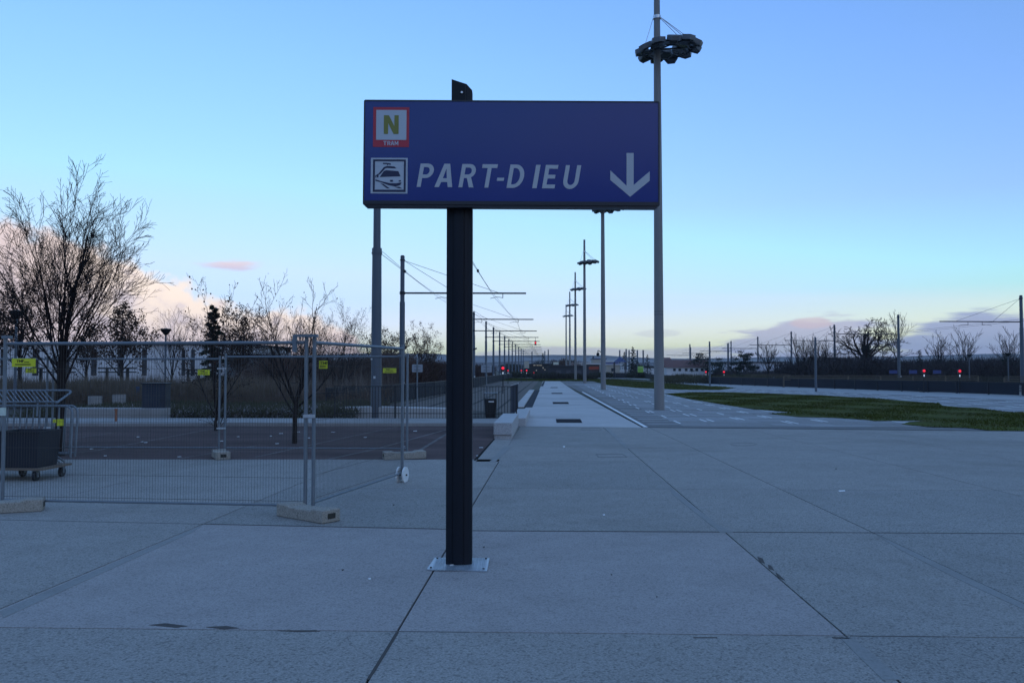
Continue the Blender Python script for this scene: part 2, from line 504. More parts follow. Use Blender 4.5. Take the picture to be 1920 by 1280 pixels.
for i in range(len(UL) - 1):
    for j in range(len(TL) - 1):
        u0, u1 = UL[i], UL[i + 1]; t0, t1 = TL[j], TL[j + 1]
        if u1 <= -0.593 and j < 2: continue         # car park there
        if u1 > 1.2 and j == 1: continue
        if u1 > 1.2 and j == 2: t0 = TL[1]
        if u1 <= -0.593 and j == 2: t0 = (862.5, 0.0)
        if u1 <= -0.593:                             # the left bays step at the long transverse joint
            if j == 3: t1 = T1L
            if j == 4: t0 = T1L
        q = [G(*inter(u0, t0)), G(*inter(u1, t0)), G(*inter(u1, t1)), G(*inter(u0, t1))]
        mi = {(-2.37, 4): 1, (-0.593, 4): 1}.get((u0, j), rng.choice([0, 0, 2]))
        slab(q, mi)
pl.cur = 0
pl.prism([gp([(892, 866.5), (929, 823), (957, 798.5), (975, 798.3), (936.5, 866.5)])], 0.0, 0.016, bottom=False)
# smoother repair strips along two joints, low grey patches and spilt mortar
pl.cur = 3
for poly in ([(0, 1150), (383, 985), (362, 1000), (6, 1163)], [(1640, 1003), (1920, 1136), (1920, 1147), (1800, 1091), (1690, 1035)],
             [(1575, 1200), (1600, 1200), (1692, 1280), (1655, 1280)], [(945, 838), (960, 838), (928, 868), (917, 868)],
             [(1255, 915), (1345, 985), (1375, 1001), (1350, 1001), (1262, 930)], [(1133, 803), (1140, 801), (1182, 842), (1173, 842)]):
    pl.sheet(gp(poly), 0.0185)
pl.cur = 4
for poly in ([(280, 1176), (310, 1173), (352, 1178), (330, 1181)], [(386, 1180), (425, 1178), (448, 1182), (420, 1184)], [(520, 1187), (590, 1186), (600, 1188), (560, 1189)],
             [(1420, 1047), (1430, 1050), (1434, 1060), (1424, 1056)], [(1440, 1062), (1446, 1064), (1452, 1073), (1441, 1069)], [(1454, 1076), (1462, 1082), (1472, 1092), (1458, 1086)],
             [(1300, 1199.5), (1345, 1199.5), (1345, 1200.6), (1300, 1200.6)], [(1560, 1199), (1600, 1201), (1590, 1202.5), (1562, 1201)],
             [(742, 1190), (748, 1190), (704, 1263), (692, 1280), (687, 1280)]):
    pl.sheet(gp(poly), 0.0185)
def strip(pts, w):                               # dark open joint following measured points
    for (xa_, ya_), (xb_, yb_) in zip(pts[:-1], pts[1:]):
        pl.sheet(gp([(xa_, ya_ - w / 2), (xb_, yb_ - w / 2), (xb_, yb_ + w / 2), (xa_, ya_ + w / 2)]), 0.0182)
yl = lambda x: 997.2 + .0212 * (x - 960)
yr = lambda x: 997.9 + .0052 * (x - 960)
strip([(x, yl(x)) for x in (383, 560, 700, 836)], 1.15); strip([(x, yr(x)) for x in (866, 1000, 1200, 1366)], 1.2); strip([(x, yr(x)) for x in (1366, 1640, 2000)], .9)
pl.cur = 6
strip([(0, yl(0)), (382, yl(382))], .6); strip([(740, 1188), (880, 1189.4)], .6); strip([(1600, 1196.4), (1760, 1198)], .7)
pl.cur = 4
for (px, py, w) in ((640, 1071, 5), (905, 1028, 4), (1145, 1080, 3), (1566, 880, 3), (736, 948, 4), (1230, 1122, 3)):
    pl.sheet(gp([(px, py), (px + w, py - .5), (px + w * .8, py + 2), (px + 1, py + 1.8)]), 0.0185)
pl.cur = 5
for (px, py, w) in ((1572, 921.5, 12), (1130, 967, 4), (690, 1088, 5), (1055, 838, 4)):
    pl.sheet(gp([(px, py), (px + w, py - .6), (px + w * 1.1, py + 1), (px + 2, py + 1.6)]), 0.0185)
plaza = structure('plaza_paving', pl, [M_conc, M_conc_b, M_conc_c, M_patch, mat('mortar_gap', (0.07, 0.06, 0.055), .95), M_white_stone, mat('filled_joint', (.13, .125, .12), .95)])

# access cover frames in the plaza
def cover_outline(pts, name, label):
    m = MB()
    q = gp(pts); c = Vector((sum(p[0] for p in q) / len(q), sum(p[1] for p in q) / len(q)))
    inn = [tuple(c + (Vector(p) - c) * 0.955) for p in q]
    m.prism([q, inn], 0.012, 0.019)
    o = m.build(name, M_black); tag(o, label, 'manhole cover')
cover_outline([(1369 + 25 * (1 + math.cos(t)), 834 + 2.6 * math.sin(t)) for t in [i * math.pi / 12 for i in range(24)]], 'manhole_cover', 'round manhole cover ring set flush in the plaza concrete')
cover_outline([(1117, 853), (1168, 852.6), (1176, 858), (1122, 858.4)], 'access_cover', 'rectangular access cover outline in the plaza concrete before the walkway')
cover_outline([(1089, 803.5), (1124, 803.3), (1128, 807), (1091, 807.3)], 'access_cover', 'small rectangular access cover at the near end of the walkway')

# pale walkway with dark planting slots
w = MB()
w.sheet(gp([(940, 799.6), (1204, 801.9), (1080, 735), (1050, 714.5), (1018, 714.5), (1014, 724), (1007, 740), (985, 765)]), 0.010)
structure('walkway', w, M_walk)
for px, py, wd, hh in ((1042, 786, 50, 7), (1036, 754, 31, 3.4), (1034, 736.6, 21, 1.7), (1032, 726, 14, 1.0)):
    m = MB()
    q = gp([(px, py), (px + wd - 4 * hh / 7, py), (px + wd, py + hh), (px + 1.5 * hh / 7, py + hh)])
    m.prism([q], 0.0, 0.016)
    fr = m.build('slot_drain', M_slot)
    tag(fr, {50: 'widest dark metal grate across the near end of the pale walkway', 31: 'second dark metal grate along the pale walkway', 21: 'third dark metal grate along the pale walkway', 14: 'farthest and smallest dark grate on the pale walkway'}[wd], 'grate', 'grates set in the pale walkway')
m = MB(); m.prism([gp([(983, 764), (998, 764), (1012, 731.5), (1003, 731.5)])], 0.0, 0.018)
tag(m.build('grating', mat('dark_grating', (0.045, 0.05, 0.06), 1.0, spec=.04)), 'long dark grating strip on the left edge of the walkway', 'grating', 'long grating strips')
m = MB(); m.prism([gp([(1014, 724), (1018.5, 724), (1022, 715), (1019, 715)])], 0.0, 0.018)
tag(m.build('grating', mat('dark_grating', (0.045, 0.05, 0.06), 1.0, spec=.04)), 'far dark grating strip at the end of the walkway', 'grating', 'long grating strips')
m = MB(); m.prism([gp([(965, 764), (982, 764), (1002, 731.5), (993, 731.5)])], 0.0, 0.05)
structure('platform_edge', m, M_walk)

# grey slab paving with white stone dashes
s = MB()
rg = random.Random(7)
s.cur = 0
area = gp([(1208, 802.4), (1920, 809.5), (2700, 830), (2700, 760), (1920, 752), (1330, 722), (1057, 714), (1050, 715.5), (1088, 735)])
s.sheet(area, 0.006)
def inside(p, poly):
    x, y = p; r = False; n = len(poly)
    for i in range(n):
        x0, y0 = poly[i]; x1, y1 = poly[(i + 1) % n]
        if (y0 > y) != (y1 > y) and x < (x1 - x0) * (y - y0) / (y1 - y0) + x0: r = not r
    return r
Y = 23.6; row = 0
while Y < 95:
    dy = 0.62 if Y < 50 else 1.3
    X = 2.0; off = (row % 2) * 0.9
    k = 0
    while X < 45:
        x0, x1 = X + off * (k == 0), X + 1.8 + off * (k == 0)
        if inside((x0, Y), area) and inside((x1, Y + dy), area) and inside((x0, Y + dy), area) and inside((x1, Y), area):
            s.cur = 1 if rg.random() < 0.5 else 2
            s.prism([[(x0 + .012, Y + .014), (x1 - .012, Y + .014), (x1 - .012, Y + dy - .014), (x0 + .012, Y + dy - .014)]], 0.004, 0.011, bottom=False)
        X = x1; k += 1
    Y += dy; row += 1
s.cur = 3
for i in range(34):
    x = 3.72 + 1.16 * i
    y_ = 24.85 + (i % 3) * 0.95
    while y_ < 84:
        for dx in (0, .19):
            if rg.random() < .1: continue
            xx = x + dx + rg.uniform(-.03, .03); yy = y_ + rg.uniform(-.06, .06) - dx * .4; ln = 1.35 * rg.uniform(.8, 1.05)
            if inside((xx, yy), area) and inside((xx + .1, yy + ln), area):
                s.prism([[(xx, yy), (xx + .05, yy), (xx + .05, yy + ln), (xx, yy + ln)]], 0.006, 0.0135, bottom=False)
        y_ += 3.08
structure('stone_paving', s, [concrete('slab_bed', (.17, .165, .165), speck=.2), M_slab, M_slab2, M_white_stone])
e = MB(); e.prism([gp([(1209, 801.6), (1215, 801.6), (1093.5, 735), (1091.2, 735)])], 0.0, 0.018)
tag(e.build('edge_strip', M_white_stone), 'bright white edging strip between walkway and slab paving', 'edging', kind='structure')
e = MB(); e.sheet(gp([(1208, 801.7), (1920, 808.9), (2700, 822), (2700, 823.2), (1920, 809.5), (1208, 802.3)]), 0.020)
tag(e.build('drain_channel', M_joint), kind='structure')

# smooth footway beyond the lawns, along the dark barrier
p = MB()
p.sheet(gp([(1190, 717), (1330, 716), (1565, 724), (1917, 738), (2700, 772), (2700, 790), (1917, 752), (1700, 741), (1500, 733), (1330, 726), (1250, 722)]), 0.0135)
structure('footway', p, concrete('footway_concrete', (0.33, 0.33, 0.335), speck=0.1))
p = MB()
p.sheet(gp([(1060, 708.2), (1180, 709), (1290, 714.5), (1288, 716), (1180, 710.6), (1060, 709.4)]), 0.0145)
p.sheet(gp([(1110, 704.3), (1180, 704.4), (1182, 705.6), (1150, 707.8), (1122, 706)]), 0.0145)
p.sheet(gp([(985, 708), (1060, 708.2), (1060, 709), (985, 709)]), 0.0145)
structure('path', p, M_slab2)

# car park on the left, its light kerb strip and worn bay lines
p = MB(); p.sheet(gp([(-700, 862.3), (889, 862.3), (928, 822), (958, 795), (-700, 795)]), 0.012)
structure('car_park', p, M_asph)
p = MB()
for (x0, y0, x1, y1, wd) in ((610, 862, 700, 843, 9), (700, 843, 835, 806, 6), (755, 862, 838, 812, 8), (475, 858, 640, 822, 7), (640, 822, 745, 800, 5), (180, 845, 420, 800, 6),
                              (125, 824, 210, 812, 4), (330, 861, 480, 836, 7), (60, 858, 180, 845, 7)):
    p.sheet(gp([(x0, y0), (x0 + wd, y0), (x1 + wd * .7, y1), (x1, y1)]), 0.015)
structure('bay_lines', p, mat('worn_bay_line', (0.15, 0.135, 0.132), 1.0, var=.8, scale=2.2, spec=.05))
p = MB()
for _ in range(20):
    px, py = rg.uniform(118, 900), rg.uniform(806, 858)
    l = rg.uniform(3, 8)
    p.sheet(gp([(px, py), (px + l, py - .4), (px + l + 1, py + .5), (px + 1, py + .8)]), 0.016)
tag(p.build('litter', M_white), 'pale scraps of litter lying on the dark car park', 'litter', kind='stuff')
p = MB(); p.prism([gp([(-700, 799.5), (930, 799.5), (936, 790), (-700, 788.5)])], 0.0, 0.10)
structure('kerb', p, M_cwall)
p = MB(); p.sheet(gp([(-900, 789), (640, 789), (640, 783), (960, 784), (968, 774), (840, 768), (640, 750), (600, 720), (-900, 720)]), 0.02)
structure('planting_bed', p, M_earth)
# black channel between the car park and the plaza
p = MB(); p.sheet(gp([(888, 864.5), (892.5, 864.5), (928.5, 824), (926, 824)]), 0.021)
tag(p.build('gutter', M_joint), kind='structure')

# tram lane and rails
ln = MB(); ln.sheet([(-7.2, 27.6), (-1.25, 27.6), (-1.35, 40), (-1.1, 260), (-7.2, 260)], 0.008)
structure('tram_lane', ln, M_lane)
for X, which in ((-5.85, 'left-hand'), (-2.75, 'right-hand')):
    m = MB()
    for dx in (-0.717, 0.717):
        m.box((X + dx, 145, 0.014), (0.07, 230, 0.012)); m.box((X + dx + 0.06, 145, 0.010), (0.05, 230, 0.006))
    tag(m.build('tram_track', mat('rail_steel', (0.04, 0.036, 0.034), .8, spec=.1)), 'pair of steel tram rails on the %s track, set in the lane' % which, 'tram track', 'tram tracks in the lane')

# lawns
def lawn(name, label, pts, n, h, seed, rag=0.0):
    poly = gp(pts)
    rs = np.random.RandomState(seed)
    P_ = np.array(poly); lo, hi = P_.min(0), P_.max(0)
    out = []
    while sum(len(o) for o in out) < n:
        q = rs.uniform(lo, hi, (n, 2))
        x, y = q[:, 0], q[:, 1]; ins = np.zeros(n, bool); k = len(P_)
        for i in range(k):
            x0, y0 = P_[i]; x1, y1 = P_[(i + 1) % k]
            c = ((y0 > y) != (y1 > y)) & (x < (x1 - x0) * (y - y0) / (y1 - y0 + 1e-12) + x0)
            ins ^= c
        out.append(q[ins])
    q = np.concatenate(out)[:n]
    a = rs.uniform(0, 2 * np.pi, n); hh = h * rs.uniform(.35, 1.25, n) * (0.7 + 0.5 * np.sin(q[:, 0] * 1.3) * np.sin(q[:, 1] * .9 + 1)); wd = rs.uniform(.012, .03, n) * (h / .06)
    le = rs.uniform(-.6, .6, (n, 2)) * hh[:, None]
    z0 = np.full(n, 0.01)
    A = np.column_stack([q[:, 0] - np.cos(a) * wd, q[:, 1] - np.sin(a) * wd, z0])
    B = np.column_stack([q[:, 0] + np.cos(a) * wd, q[:, 1] + np.sin(a) * wd, z0])
    C = np.column_stack([q[:, 0] + le[:, 0], q[:, 1] + le[:, 1], z0 + hh])
    V = np.stack([A, B, C], 1).reshape(-1, 3)
    me = bpy.data.meshes.new(name)
    base = len(V)
    tris = tessellate_polygon([[Vector((p_[0], p_[1], 0)) for p_ in poly]])
    V2 = np.concatenate([V, np.column_stack([P_, np.full(len(P_), 0.022)])])
    faces = np.arange(base).reshape(-1, 3).tolist() + [[base + t for t in tr] for tr in tris]
    me.from_pydata(V2.tolist(), [], faces)
    me.materials.append(M_grass)
    o = bpy.data.objects.new(name, me); COL.objects.link(o)
    return tag(o, label, 'grass', kind='stuff')

near_lawn = [(1246, 738), (1300, 735.5), (1380, 736), (1440, 738), (1540, 741.5), (1640, 747.5), (1700, 752), (1760, 757), (1768, 761), (1800, 764), (1830, 764.5), (1860, 769), (1880, 772), (1960, 776), (2300, 792), (2300, 822),
             (1990, 809), (1860, 808.5), (1815, 803), (1740, 801), (1690, 796), (1705, 792), (1740, 789), (1640, 790), (1625, 788), (1560, 783.5), (1500, 782.5), (1440, 776), (1490, 774), (1410, 767.5), (1345, 757), (1290, 748)]
lawn('lawn', 'dark green lawn patch nearest the viewer, ragged edge on slab paving', near_lawn, 60000, .065, 1)
lawn('lawn', 'middle strip of lawn running behind the nearest lamp mast', [(1112, 715), (1150, 712), (1200, 715), (1290, 721), (1380, 727), (1350, 731), (1280, 731), (1190, 727), (1140, 722)], 22000, .09, 2)
lawn('lawn', 'far strip of lawn crossing beyond the end of the walkway', [(930, 714.2), (1060, 714.3), (1110, 714), (1180, 712), (1280, 717), (1180, 710.8), (1060, 709.5), (1000, 709.2), (940, 709.2)], 16000, .12, 3)
lawn('lawn', 'pale far lawn between the paths in front of the dark shed', [(985, 708), (1060, 707.6), (1120, 708), (1210, 709), (1180, 705.8), (1130, 706.4), (1000, 704.6)], 12000, .14, 4)

# ------------------------------------------------------------------ direction sign
sb = G(861, 1060)
SD = 6.66                                            # distance of the panel face
sign = thing('direction_sign', 'blue station sign on a dark post with white arrow pointing down', 'sign', (sb.x, sb.y, 0), PSI)
def sl(px, py, dep):                                  # photo pixel -> sign-local x,z at a depth along the view
    d = ray(px, py); p = Vector((0, 0, EYE)) + d * (dep / d.dot(Vector((-math.sin(PSI), math.cos(PSI), 0))))
    q = Matrix.Rotation(-PSI, 3, 'Z') @ (p - Vector((sb.x, sb.y, 0)))
    return q
dep0 = (Matrix.Rotation(-PSI, 3, 'Z') @ Vector((sb.x, sb.y, 0))).y
def rounded(w, d, r, n=5):
    pts = []
    for cx, cy, a in ((w / 2 - r, -d / 2 + r, -90), (w / 2 - r, d / 2 - r, 0), (-w / 2 + r, d / 2 - r, 90), (-w / 2 + r, -d / 2 + r, 180)):
        for i in range(n + 1):
            t = R(a + 90 * i / n); pts.append((cx + r * math.cos(t), cy + r * math.sin(t)))
    return pts
# post: rounded profile with grooves in the front
def post_profile(w, d):
    pts = []
    for i in range(9):                                # bowed front face from left to right
        x = -w / 2 + w * i / 8
        pts.append((x, -d / 2 + 0.030 * (abs(2 * x / w) ** 2.4)))
    gx = []
    for g in (-0.24, 0.19):                           # two vertical grooves
        gx.append(g * w)
    out = []
    for i, p_ in enumerate(pts):
        out.append(p_)
        if i < 8:
            for g in gx:
                if p_[0] < g < pts[i + 1][0]:
                    yy = -d / 2 + 0.030 * (abs(2 * g / w) ** 2.4)
                    out += [(g - .0035, yy), (g - .003, yy + .008), (g + .003, yy + .008), (g + .0035, yy)]
    return out + [(w / 2, d / 2 - .03), (w / 2 - .03, d / 2), (-w / 2 + .03, d / 2), (-w / 2, d / 2 - .03)]
pw = 48 / F * dep0
zb = sl(861, 392, dep0).z
pm = MB(); pm.prism([post_profile(pw, 0.17)], 0.02, zb)
pm.build('post', M_post, sign)
zt = sl(848, 155, dep0 + .05).z; zt2 = sl(886, 174, dep0 + .05).z
xl, xr = sl(848, 170, dep0 + .05).x, sl(886, 170, dep0 + .05).x
um = MB()
um.add([(xl, -.03, zb), (xr - .012, -.03, zb), (xr, -.01, zb), (xr, .09, zb), (xl, .09, zb),
        (xl, -.03, zt), (xr - .045, -.03, zt2 + .045), (xr, -.01, zt2), (xr, .09, zt2), (xl, .09, zt)],
       [(4, 3, 2, 1, 0), (5, 6, 7, 8, 9), (0, 1, 6, 5), (1, 2, 7, 6), (2, 3, 8, 7), (3, 4, 9, 8), (4, 0, 5, 9)])
upper = um.build('post_head', M_post, sign)
bp_ = sl(866, 174, dep0 - .03)
m = MB(); m.tube((bp_.x, -.031, bp_.z), (bp_.x, -.042, bp_.z), .011, .009, 12); m.build('bolt', M_steel, upper)
gz = sl(873, 174, dep0).x
m = MB(); m.box((gz, -.0312, (zb + zt2) / 2 + .02), (.006, .004, zt2 - zb + .03)); m.build('groove', M_black, upper)
# tread plate at the foot
m = MB()
inv = lambda px, py: (Matrix.Rotation(-PSI, 3, 'Z') @ (G(px, py, .02) - Vector((sb.x, sb.y, 0))))
q = [inv(*c) for c in ((800, 1068), (913, 1071), (918, 1047), (815, 1046))]
m.prism([[(v.x, v.y) for v in q]], 0.0175, 0.026)
rgp = random.Random(3)
y0_, y1_ = min(v.y for v in q) + .02, max(v.y for v in q) - .02
x0_, x1_ = min(v.x for v in q) + .05, max(v.x for v in q) - .03
yy = y0_; k = 0
while yy < y1_:
    xx = x0_ + (.014 if k % 2 else 0)
    while xx < x1_:
        if abs(xx) > .115 or yy < -.1:
            Mx = Matrix.Rotation(R(40 if k % 2 else -40), 3, 'Z')
            m.box((xx, yy, .0262), (.022, .006, .003), M=Mx)
        xx += .028
    yy += .016; k += 1
plate = m.build('base_plate', mat('tread_plate', (.36, .40, .44), .4, .6, .35, scale=9), sign)
for vx in q:
    m = MB(); m.tube((vx.x * .88, vx.y * .8, .026), (vx.x * .88, vx.y * .8, .034), .009, n=6); m.build('anchor_bolt', M_black, plate)
m = MB(); m.box((-.055, -.095, .029), (.03, .012, .006), .3); m.build('filler', M_white, plate)

# panel
pc = sl(959.0, 287, SD)
panel_root = MB()
kpx = SD / F
PW, PH = 560 * kpx, 200 * kpx
TILT = Matrix.Rotation(R(0.31), 4, 'Y')
panel_root.prism([rounded(PW - .012, PH - .012, .012, 3)], 0.0, 0.012, Matrix(((1, 0, 0), (0, 0, -1), (0, 1, 0))).to_4x4() if False else Matrix.Rotation(R(90), 4, 'X'))
M_blue = mat('sign_blue', (0.005, 0.026, 0.185), 0.12, var=0.06, scale=1.5, spec=0.38)
pan = panel_root.build('panel', M_blue, sign)
pan.location = (pc.x, SD - dep0 + 0.012, pc.z)
pan.rotation_euler = (0, R(0.31), 0)
# frame: case behind the face, thin rim and deeper bottom rail
m = MB()
XZ = Matrix.Rotation(R(90), 4, 'X')
m.prism([rounded(PW, PH, .014, 4), rounded(PW - .020, PH - .020, .010, 4)[::-1]], -0.10, 0.016, XZ)
m.box((0, .06, 0), (PW - .03, .08, PH - .03))
m.box((0, -.006, -PH / 2 + .018), (PW - .006, .036, .030))
m.box((0, .03, -PH / 2 - .006), (PW - .05, .09, .018))
m.build('frame', mat('sign_frame', (0.016, 0.018, 0.028), .4), pan)

def pxy(px, py): return ((px - 959.0) * kpx, (287 - py) * kpx)
def decal(loops, name, material, z, parent, th=0.002):
    m = MB()
    for lp in loops: m.prism(lp, z, z + th, XZ)
    return m.build(name, material, parent)
def rect(x0, y0, x1, y1): return [pxy(x0, y1), pxy(x1, y1), pxy(x1, y0), pxy(x0, y0)]
ZF = 0.012
M_refl = mat('white_film', (0.44, 0.48, 0.54), .45, var=.05)
M_redf = mat('red_film', (0.42, 0.03, 0.055), .45, var=.05)
M_olive = mat('olive_film', (0.20, 0.20, 0.04), .45, var=.05)
M_navy = mat('navy_film', (0.015, 0.02, 0.06), .45, var=.05)
M_let = mat('letter_film', (0.43, 0.45, 0.49), .5, var=.05)

def arc(cx, cy, rx, ry, a0, a1, n=9):
    return [(cx + rx * math.cos(R(a0 + (a1 - a0) * i / n)), cy + ry * math.sin(R(a0 + (a1 - a0) * i / n))) for i in range(n + 1)]
t_ = 0.19
GLY = {
 'P': (.70, [[(0, 0), (t_, 0), (t_, .38)] + arc(.36, .69, .34, .31, -90, 90) + [(0, 1)], [(t_, .53)] + arc(.34, .69, .16, .16, -90, 90) + [(t_, .85)]]),
 'A': (.80, [[(0, 0), (.2, 0), (.265, .22), (.535, .22), (.60, 0), (.8, 0), (.53, 1), (.27, 1)], [(.31, .38), (.49, .38), (.40, .80)]]),
 'R': (.72, [[(0, 0), (t_, 0), (t_, .40), (.33, .40), (.50, 0), (.72, 0), (.52, .44)] + arc(.38, .70, .32, .30, -50, 90) + [(0, 1)], [(t_, .55)] + arc(.36, .70, .15, .15, -90, 90) + [(t_, .85)]]),
 'T': (.74, [[(.275, 0), (.465, 0), (.465, .84), (.74, .84), (.74, 1), (0, 1), (0, .84), (.275, .84)]]),
 'D': (.76, [[(0, 0)] + arc(.30, .5, .46, .5, -90, 90, 14) + [(0, 1)], [(t_, .15)] + arc(.29, .5, .27, .35, -90, 90, 12) + [(t_, .85)]]),
 'I': (t_, [[(0, 0), (t_, 0), (t_, 1), (0, 1)]]),
 'E': (.60, [[(0, 0), (.6, 0), (.6, .16), (t_, .16), (t_, .42), (.54, .42), (.54, .58), (t_, .58), (t_, .84), (.6, .84), (.6, 1), (0, 1)]]),
 'U': (.72, [[(0, 1)] + arc(.36, .34, .36, .36, 180, 360, 12) + [(.72, 1), (.53, 1)] + arc(.36, .34, .17, .19, 360, 180, 10) + [(t_, 1)]]),
 'N': (.76, [[(0, 0), (.22, 0), (.22, .58), (.50, 0), (.76, 0), (.76, 1), (.54, 1), (.54, .42), (.26, 1), (0, 1)]]),
 'M': (.90, [[(0, 0), (t_, 0), (t_, .62), (.38, .2), (.52, .2), (.71, .62), (.71, 0), (.90, 0), (.90, 1), (.70, 1), (.45, .48), (.20, 1), (0, 1)]]),
 'F': (.58, [[(0, 0), (t_, 0), (t_, .42), (.52, .42), (.52, .58), (t_, .58), (t_, .84), (.58, .84), (.58, 1), (0, 1)]]),
 '-': (.30, [[(0, .30), (.30, .30), (.30, .43), (0, .43)]]),
}
def glyph(ch, x0, x1, y0, y1, shear=0.0):
    """letter fitted to photo box x0..x1 (before slant), top y0, bottom y1"""
    w, loops = GLY[ch]
    out = []
    for l in loops:
        out.append([pxy(x0 + (p_[0] / w) * (x1 - x0) + shear * p_[1] * (y1 - y0), y1 - p_[1] * (y1 - y0)) for p_ in l])
    return out
zx = lambda v: 660 + v / 3.2
zy = lambda v: 140 + v / 3.2
SH = 0.165
word = []
for ch, a, b_ in (('P', 385, 472), ('A', 492, 600), ('R', 637, 728), ('T', 760, 852), ('D', 928, 1022), ('I', 1083, 1110), ('E', 1142, 1218), ('U', 1263, 1356)):
    y0_, y1_ = 538 + (a - 385) * .006, 680 + (a - 385) * .006
    word.append(glyph(ch, zx(a), zx(b_), zy(y0_), zy(y1_), SH))
word.append(glyph('-', zx(862), zx(904), zy(541), zy(683), SH))
decal(word, 'lettering', M_let, ZF, pan)
decal([[[pxy(zx(x), zy(y)) for x, y in ((1653, 467), (1696, 467), (1696, 662), (1793, 578), (1793, 635), (1675, 733), (1555, 632), (1555, 573), (1653, 667))][::-1]]], 'arrow', M_let, ZF, pan)
bad = decal([[rect(697, 201, 765, 277)]], 'tram_badge', M_redf, ZF, pan)
decal([[rect(702.8, 206.5, 760, 263.5)]], 'badge_field', M_refl, ZF + .002, bad)
decal([glyph('N', 717.3, 745.3, 216.7, 252.3)], 'badge_letter', M_olive, ZF + .004, bad)
tl = []
for ch, a, b_ in (('T', 716.5, 723), ('R', 724.3, 730.3), ('A', 730.6, 737.3), ('M', 738, 745)):
    tl.append(glyph(ch, a, b_, 265.8, 273.8))
decal(tl, 'badge_lettering', M_refl, ZF + .002, bad)
pic = decal([[rect(693.5, 297.7, 763, 365.3)]], 'train_pictogram', M_refl, ZF, pan)
decal([[rect(697.7, 300.8, 759.6, 362.5), rect(701.3, 304.2, 756, 358.3)[::-1]]], 'pictogram_border', M_navy, ZF + .002, pic)
z7 = lambda pts: [pxy(680 + x / 5.818, 180 + y / 5.818) for x, y in pts]
train = [
    [(130, 880), (165, 860), (222, 788), (258, 775), (338, 780), (360, 802), (262, 797), (238, 800), (185, 862), (130, 892)],
    [(178, 897), (222, 832), (248, 822), (382, 832), (406, 888)],
    [(147, 882), (164, 874), (164, 900), (147, 904)], [(130, 889), (140, 886), (140, 904), (130, 904)],
    [(288, 930), (320, 928), (326, 948), (296, 950)], [(385, 936), (410, 930), (410, 946), (388, 948)],
    [(130, 924), (200, 945), (290, 965), (360, 966), (418, 955), (405, 985), (352, 1002), (270, 985), (190, 955), (130, 940)],
    [(188, 968), (220, 975), (288, 1022), (258, 1022)], [(345, 1008), (395, 1004), (424, 1024), (385, 1020)],
    [(210, 740), (250, 740), (298, 746), (296, 762), (284, 764), (280, 756), (270, 756), (268, 768), (258, 766), (258, 754), (212, 754)],
]
decal([[z7(l)] for l in train], 'train_symbol', M_navy, ZF + .002, pic)

# ------------------------------------------------------------------ site fence
def fence(label, A, B, zt=1.9, zb=0.11, wires=0.033, posts=(1, 1), ext=0.0):
    A = Vector((A[0], A[1], 0)); B = Vector((B[0], B[1], 0)); d = (B - A); L = d.length; u = d / L
    t = thing('site_fence_panel', label, 'fence panel', A, math.atan2(d.y, d.x), 'mesh site fence panels')
    r = 0.021
    for x in (0, L):
        m = MB(); m.tube((x, 0, .05), (x, 0, zt + .06), r, n=12); m.build('post', M_galv, t, smooth=True)
    m = MB(); m.tube((r, 0, zt), (L - r, 0, zt), r * .9, n=12); m.build('top_rail', M_galv, t, smooth=True)
    m = MB(); m.tube((r, 0, zb), (L - r, 0, zb), r * .62, n=10); m.build('bottom_rail', M_galv, t, smooth=True)
    m = MB()
    n = int((L - 2 * r) / wires)
    for i in range(1, n):
        x = r + (L - 2 * r) * i / n
        m.tube((x, .004, zb), (x, .004, zt), .0014, n=4, cap=False)
    z = zb + .3
    while z < zt - .1:
        m.tube((r, -.001, z), (L - r, -.001, z), .0020, n=4, cap=False); z += .3
    m.tube((r, -.001, zb + .045), (L - r, -.001, zb + .045), .0025, n=4, cap=False)
    m.build('wire_mesh', M_wire, t)
    return t

def tagplate(px0, py0, px1, py1, Y0, label, big=True):
    p0, p1 = P(px0, py0, Y0), P(px1, py1, Y0)
    w, h = p1.x - p0.x, p0.z - p1.z
    c = ((p0.x + p1.x) / 2, Y0, (p0.z + p1.z) / 2)
    m = MB(); m.box((0, 0, 0), (w, .004, h))
    o = m.build('name_plate', M_yellow, None, c, bevel=.001); o.rotation_euler = (0, 0, PSI); tag(o, label, 'plate', 'yellow hire plates wired to the mesh fence')
    m = MB()
    def put(ch, x0, x1, z0, z1):
        wd, loops = GLY[ch]
        m.prism([[(x0 + q_[0] / wd * (x1 - x0), z0 + q_[1] * (z1 - z0)) for q_ in l] for l in loops], .0025, .004, XZ)
    u = h
    x = -w * .30
    for ch, k in (('T', .30), ('M', .36), ('F', .26)):
        put(ch, x, x + k * u * .95, .02 * u, .36 * u); x += k * u * 1.02
    m.box((x + w * .10, -.003, .05 * u), (w * .22, .002, .09 * u))
    m.box((-w * .03, -.003, -.22 * u), (w * .66, .002, .12 * u))
    m.build('lettering', M_inkblack, o)
    return o

A1, B1 = G(4, 955), G(572, 966)
A2, B2 = G(587, 966), G(754, 905)
f1 = fence('nearest wide mesh fence panel, facing the viewer at left', A1, B1)
f2 = fence('mesh fence panel receding from the corner post to the white wheels', A2, B2, 1.9, .14)
L2 = (B2 - A2).length
wm = MB()
for s_ in (-1, 1):
    wm.tube((L2, s_ * .045 - .012, .115), (L2, s_ * .045 + .012, .115), .113, n=24)
whl = wm.build('wheel', M_conduit, f2)
wm = MB(); wm.tube((L2, -.075, .115), (L2, .075, .115), .012, n=8); wm.build('axle', M_black, whl)
wm = MB(); wm.box((L2, 0, .2), (.03, .03, .2)); wm.build('fork', M_galv, f2)
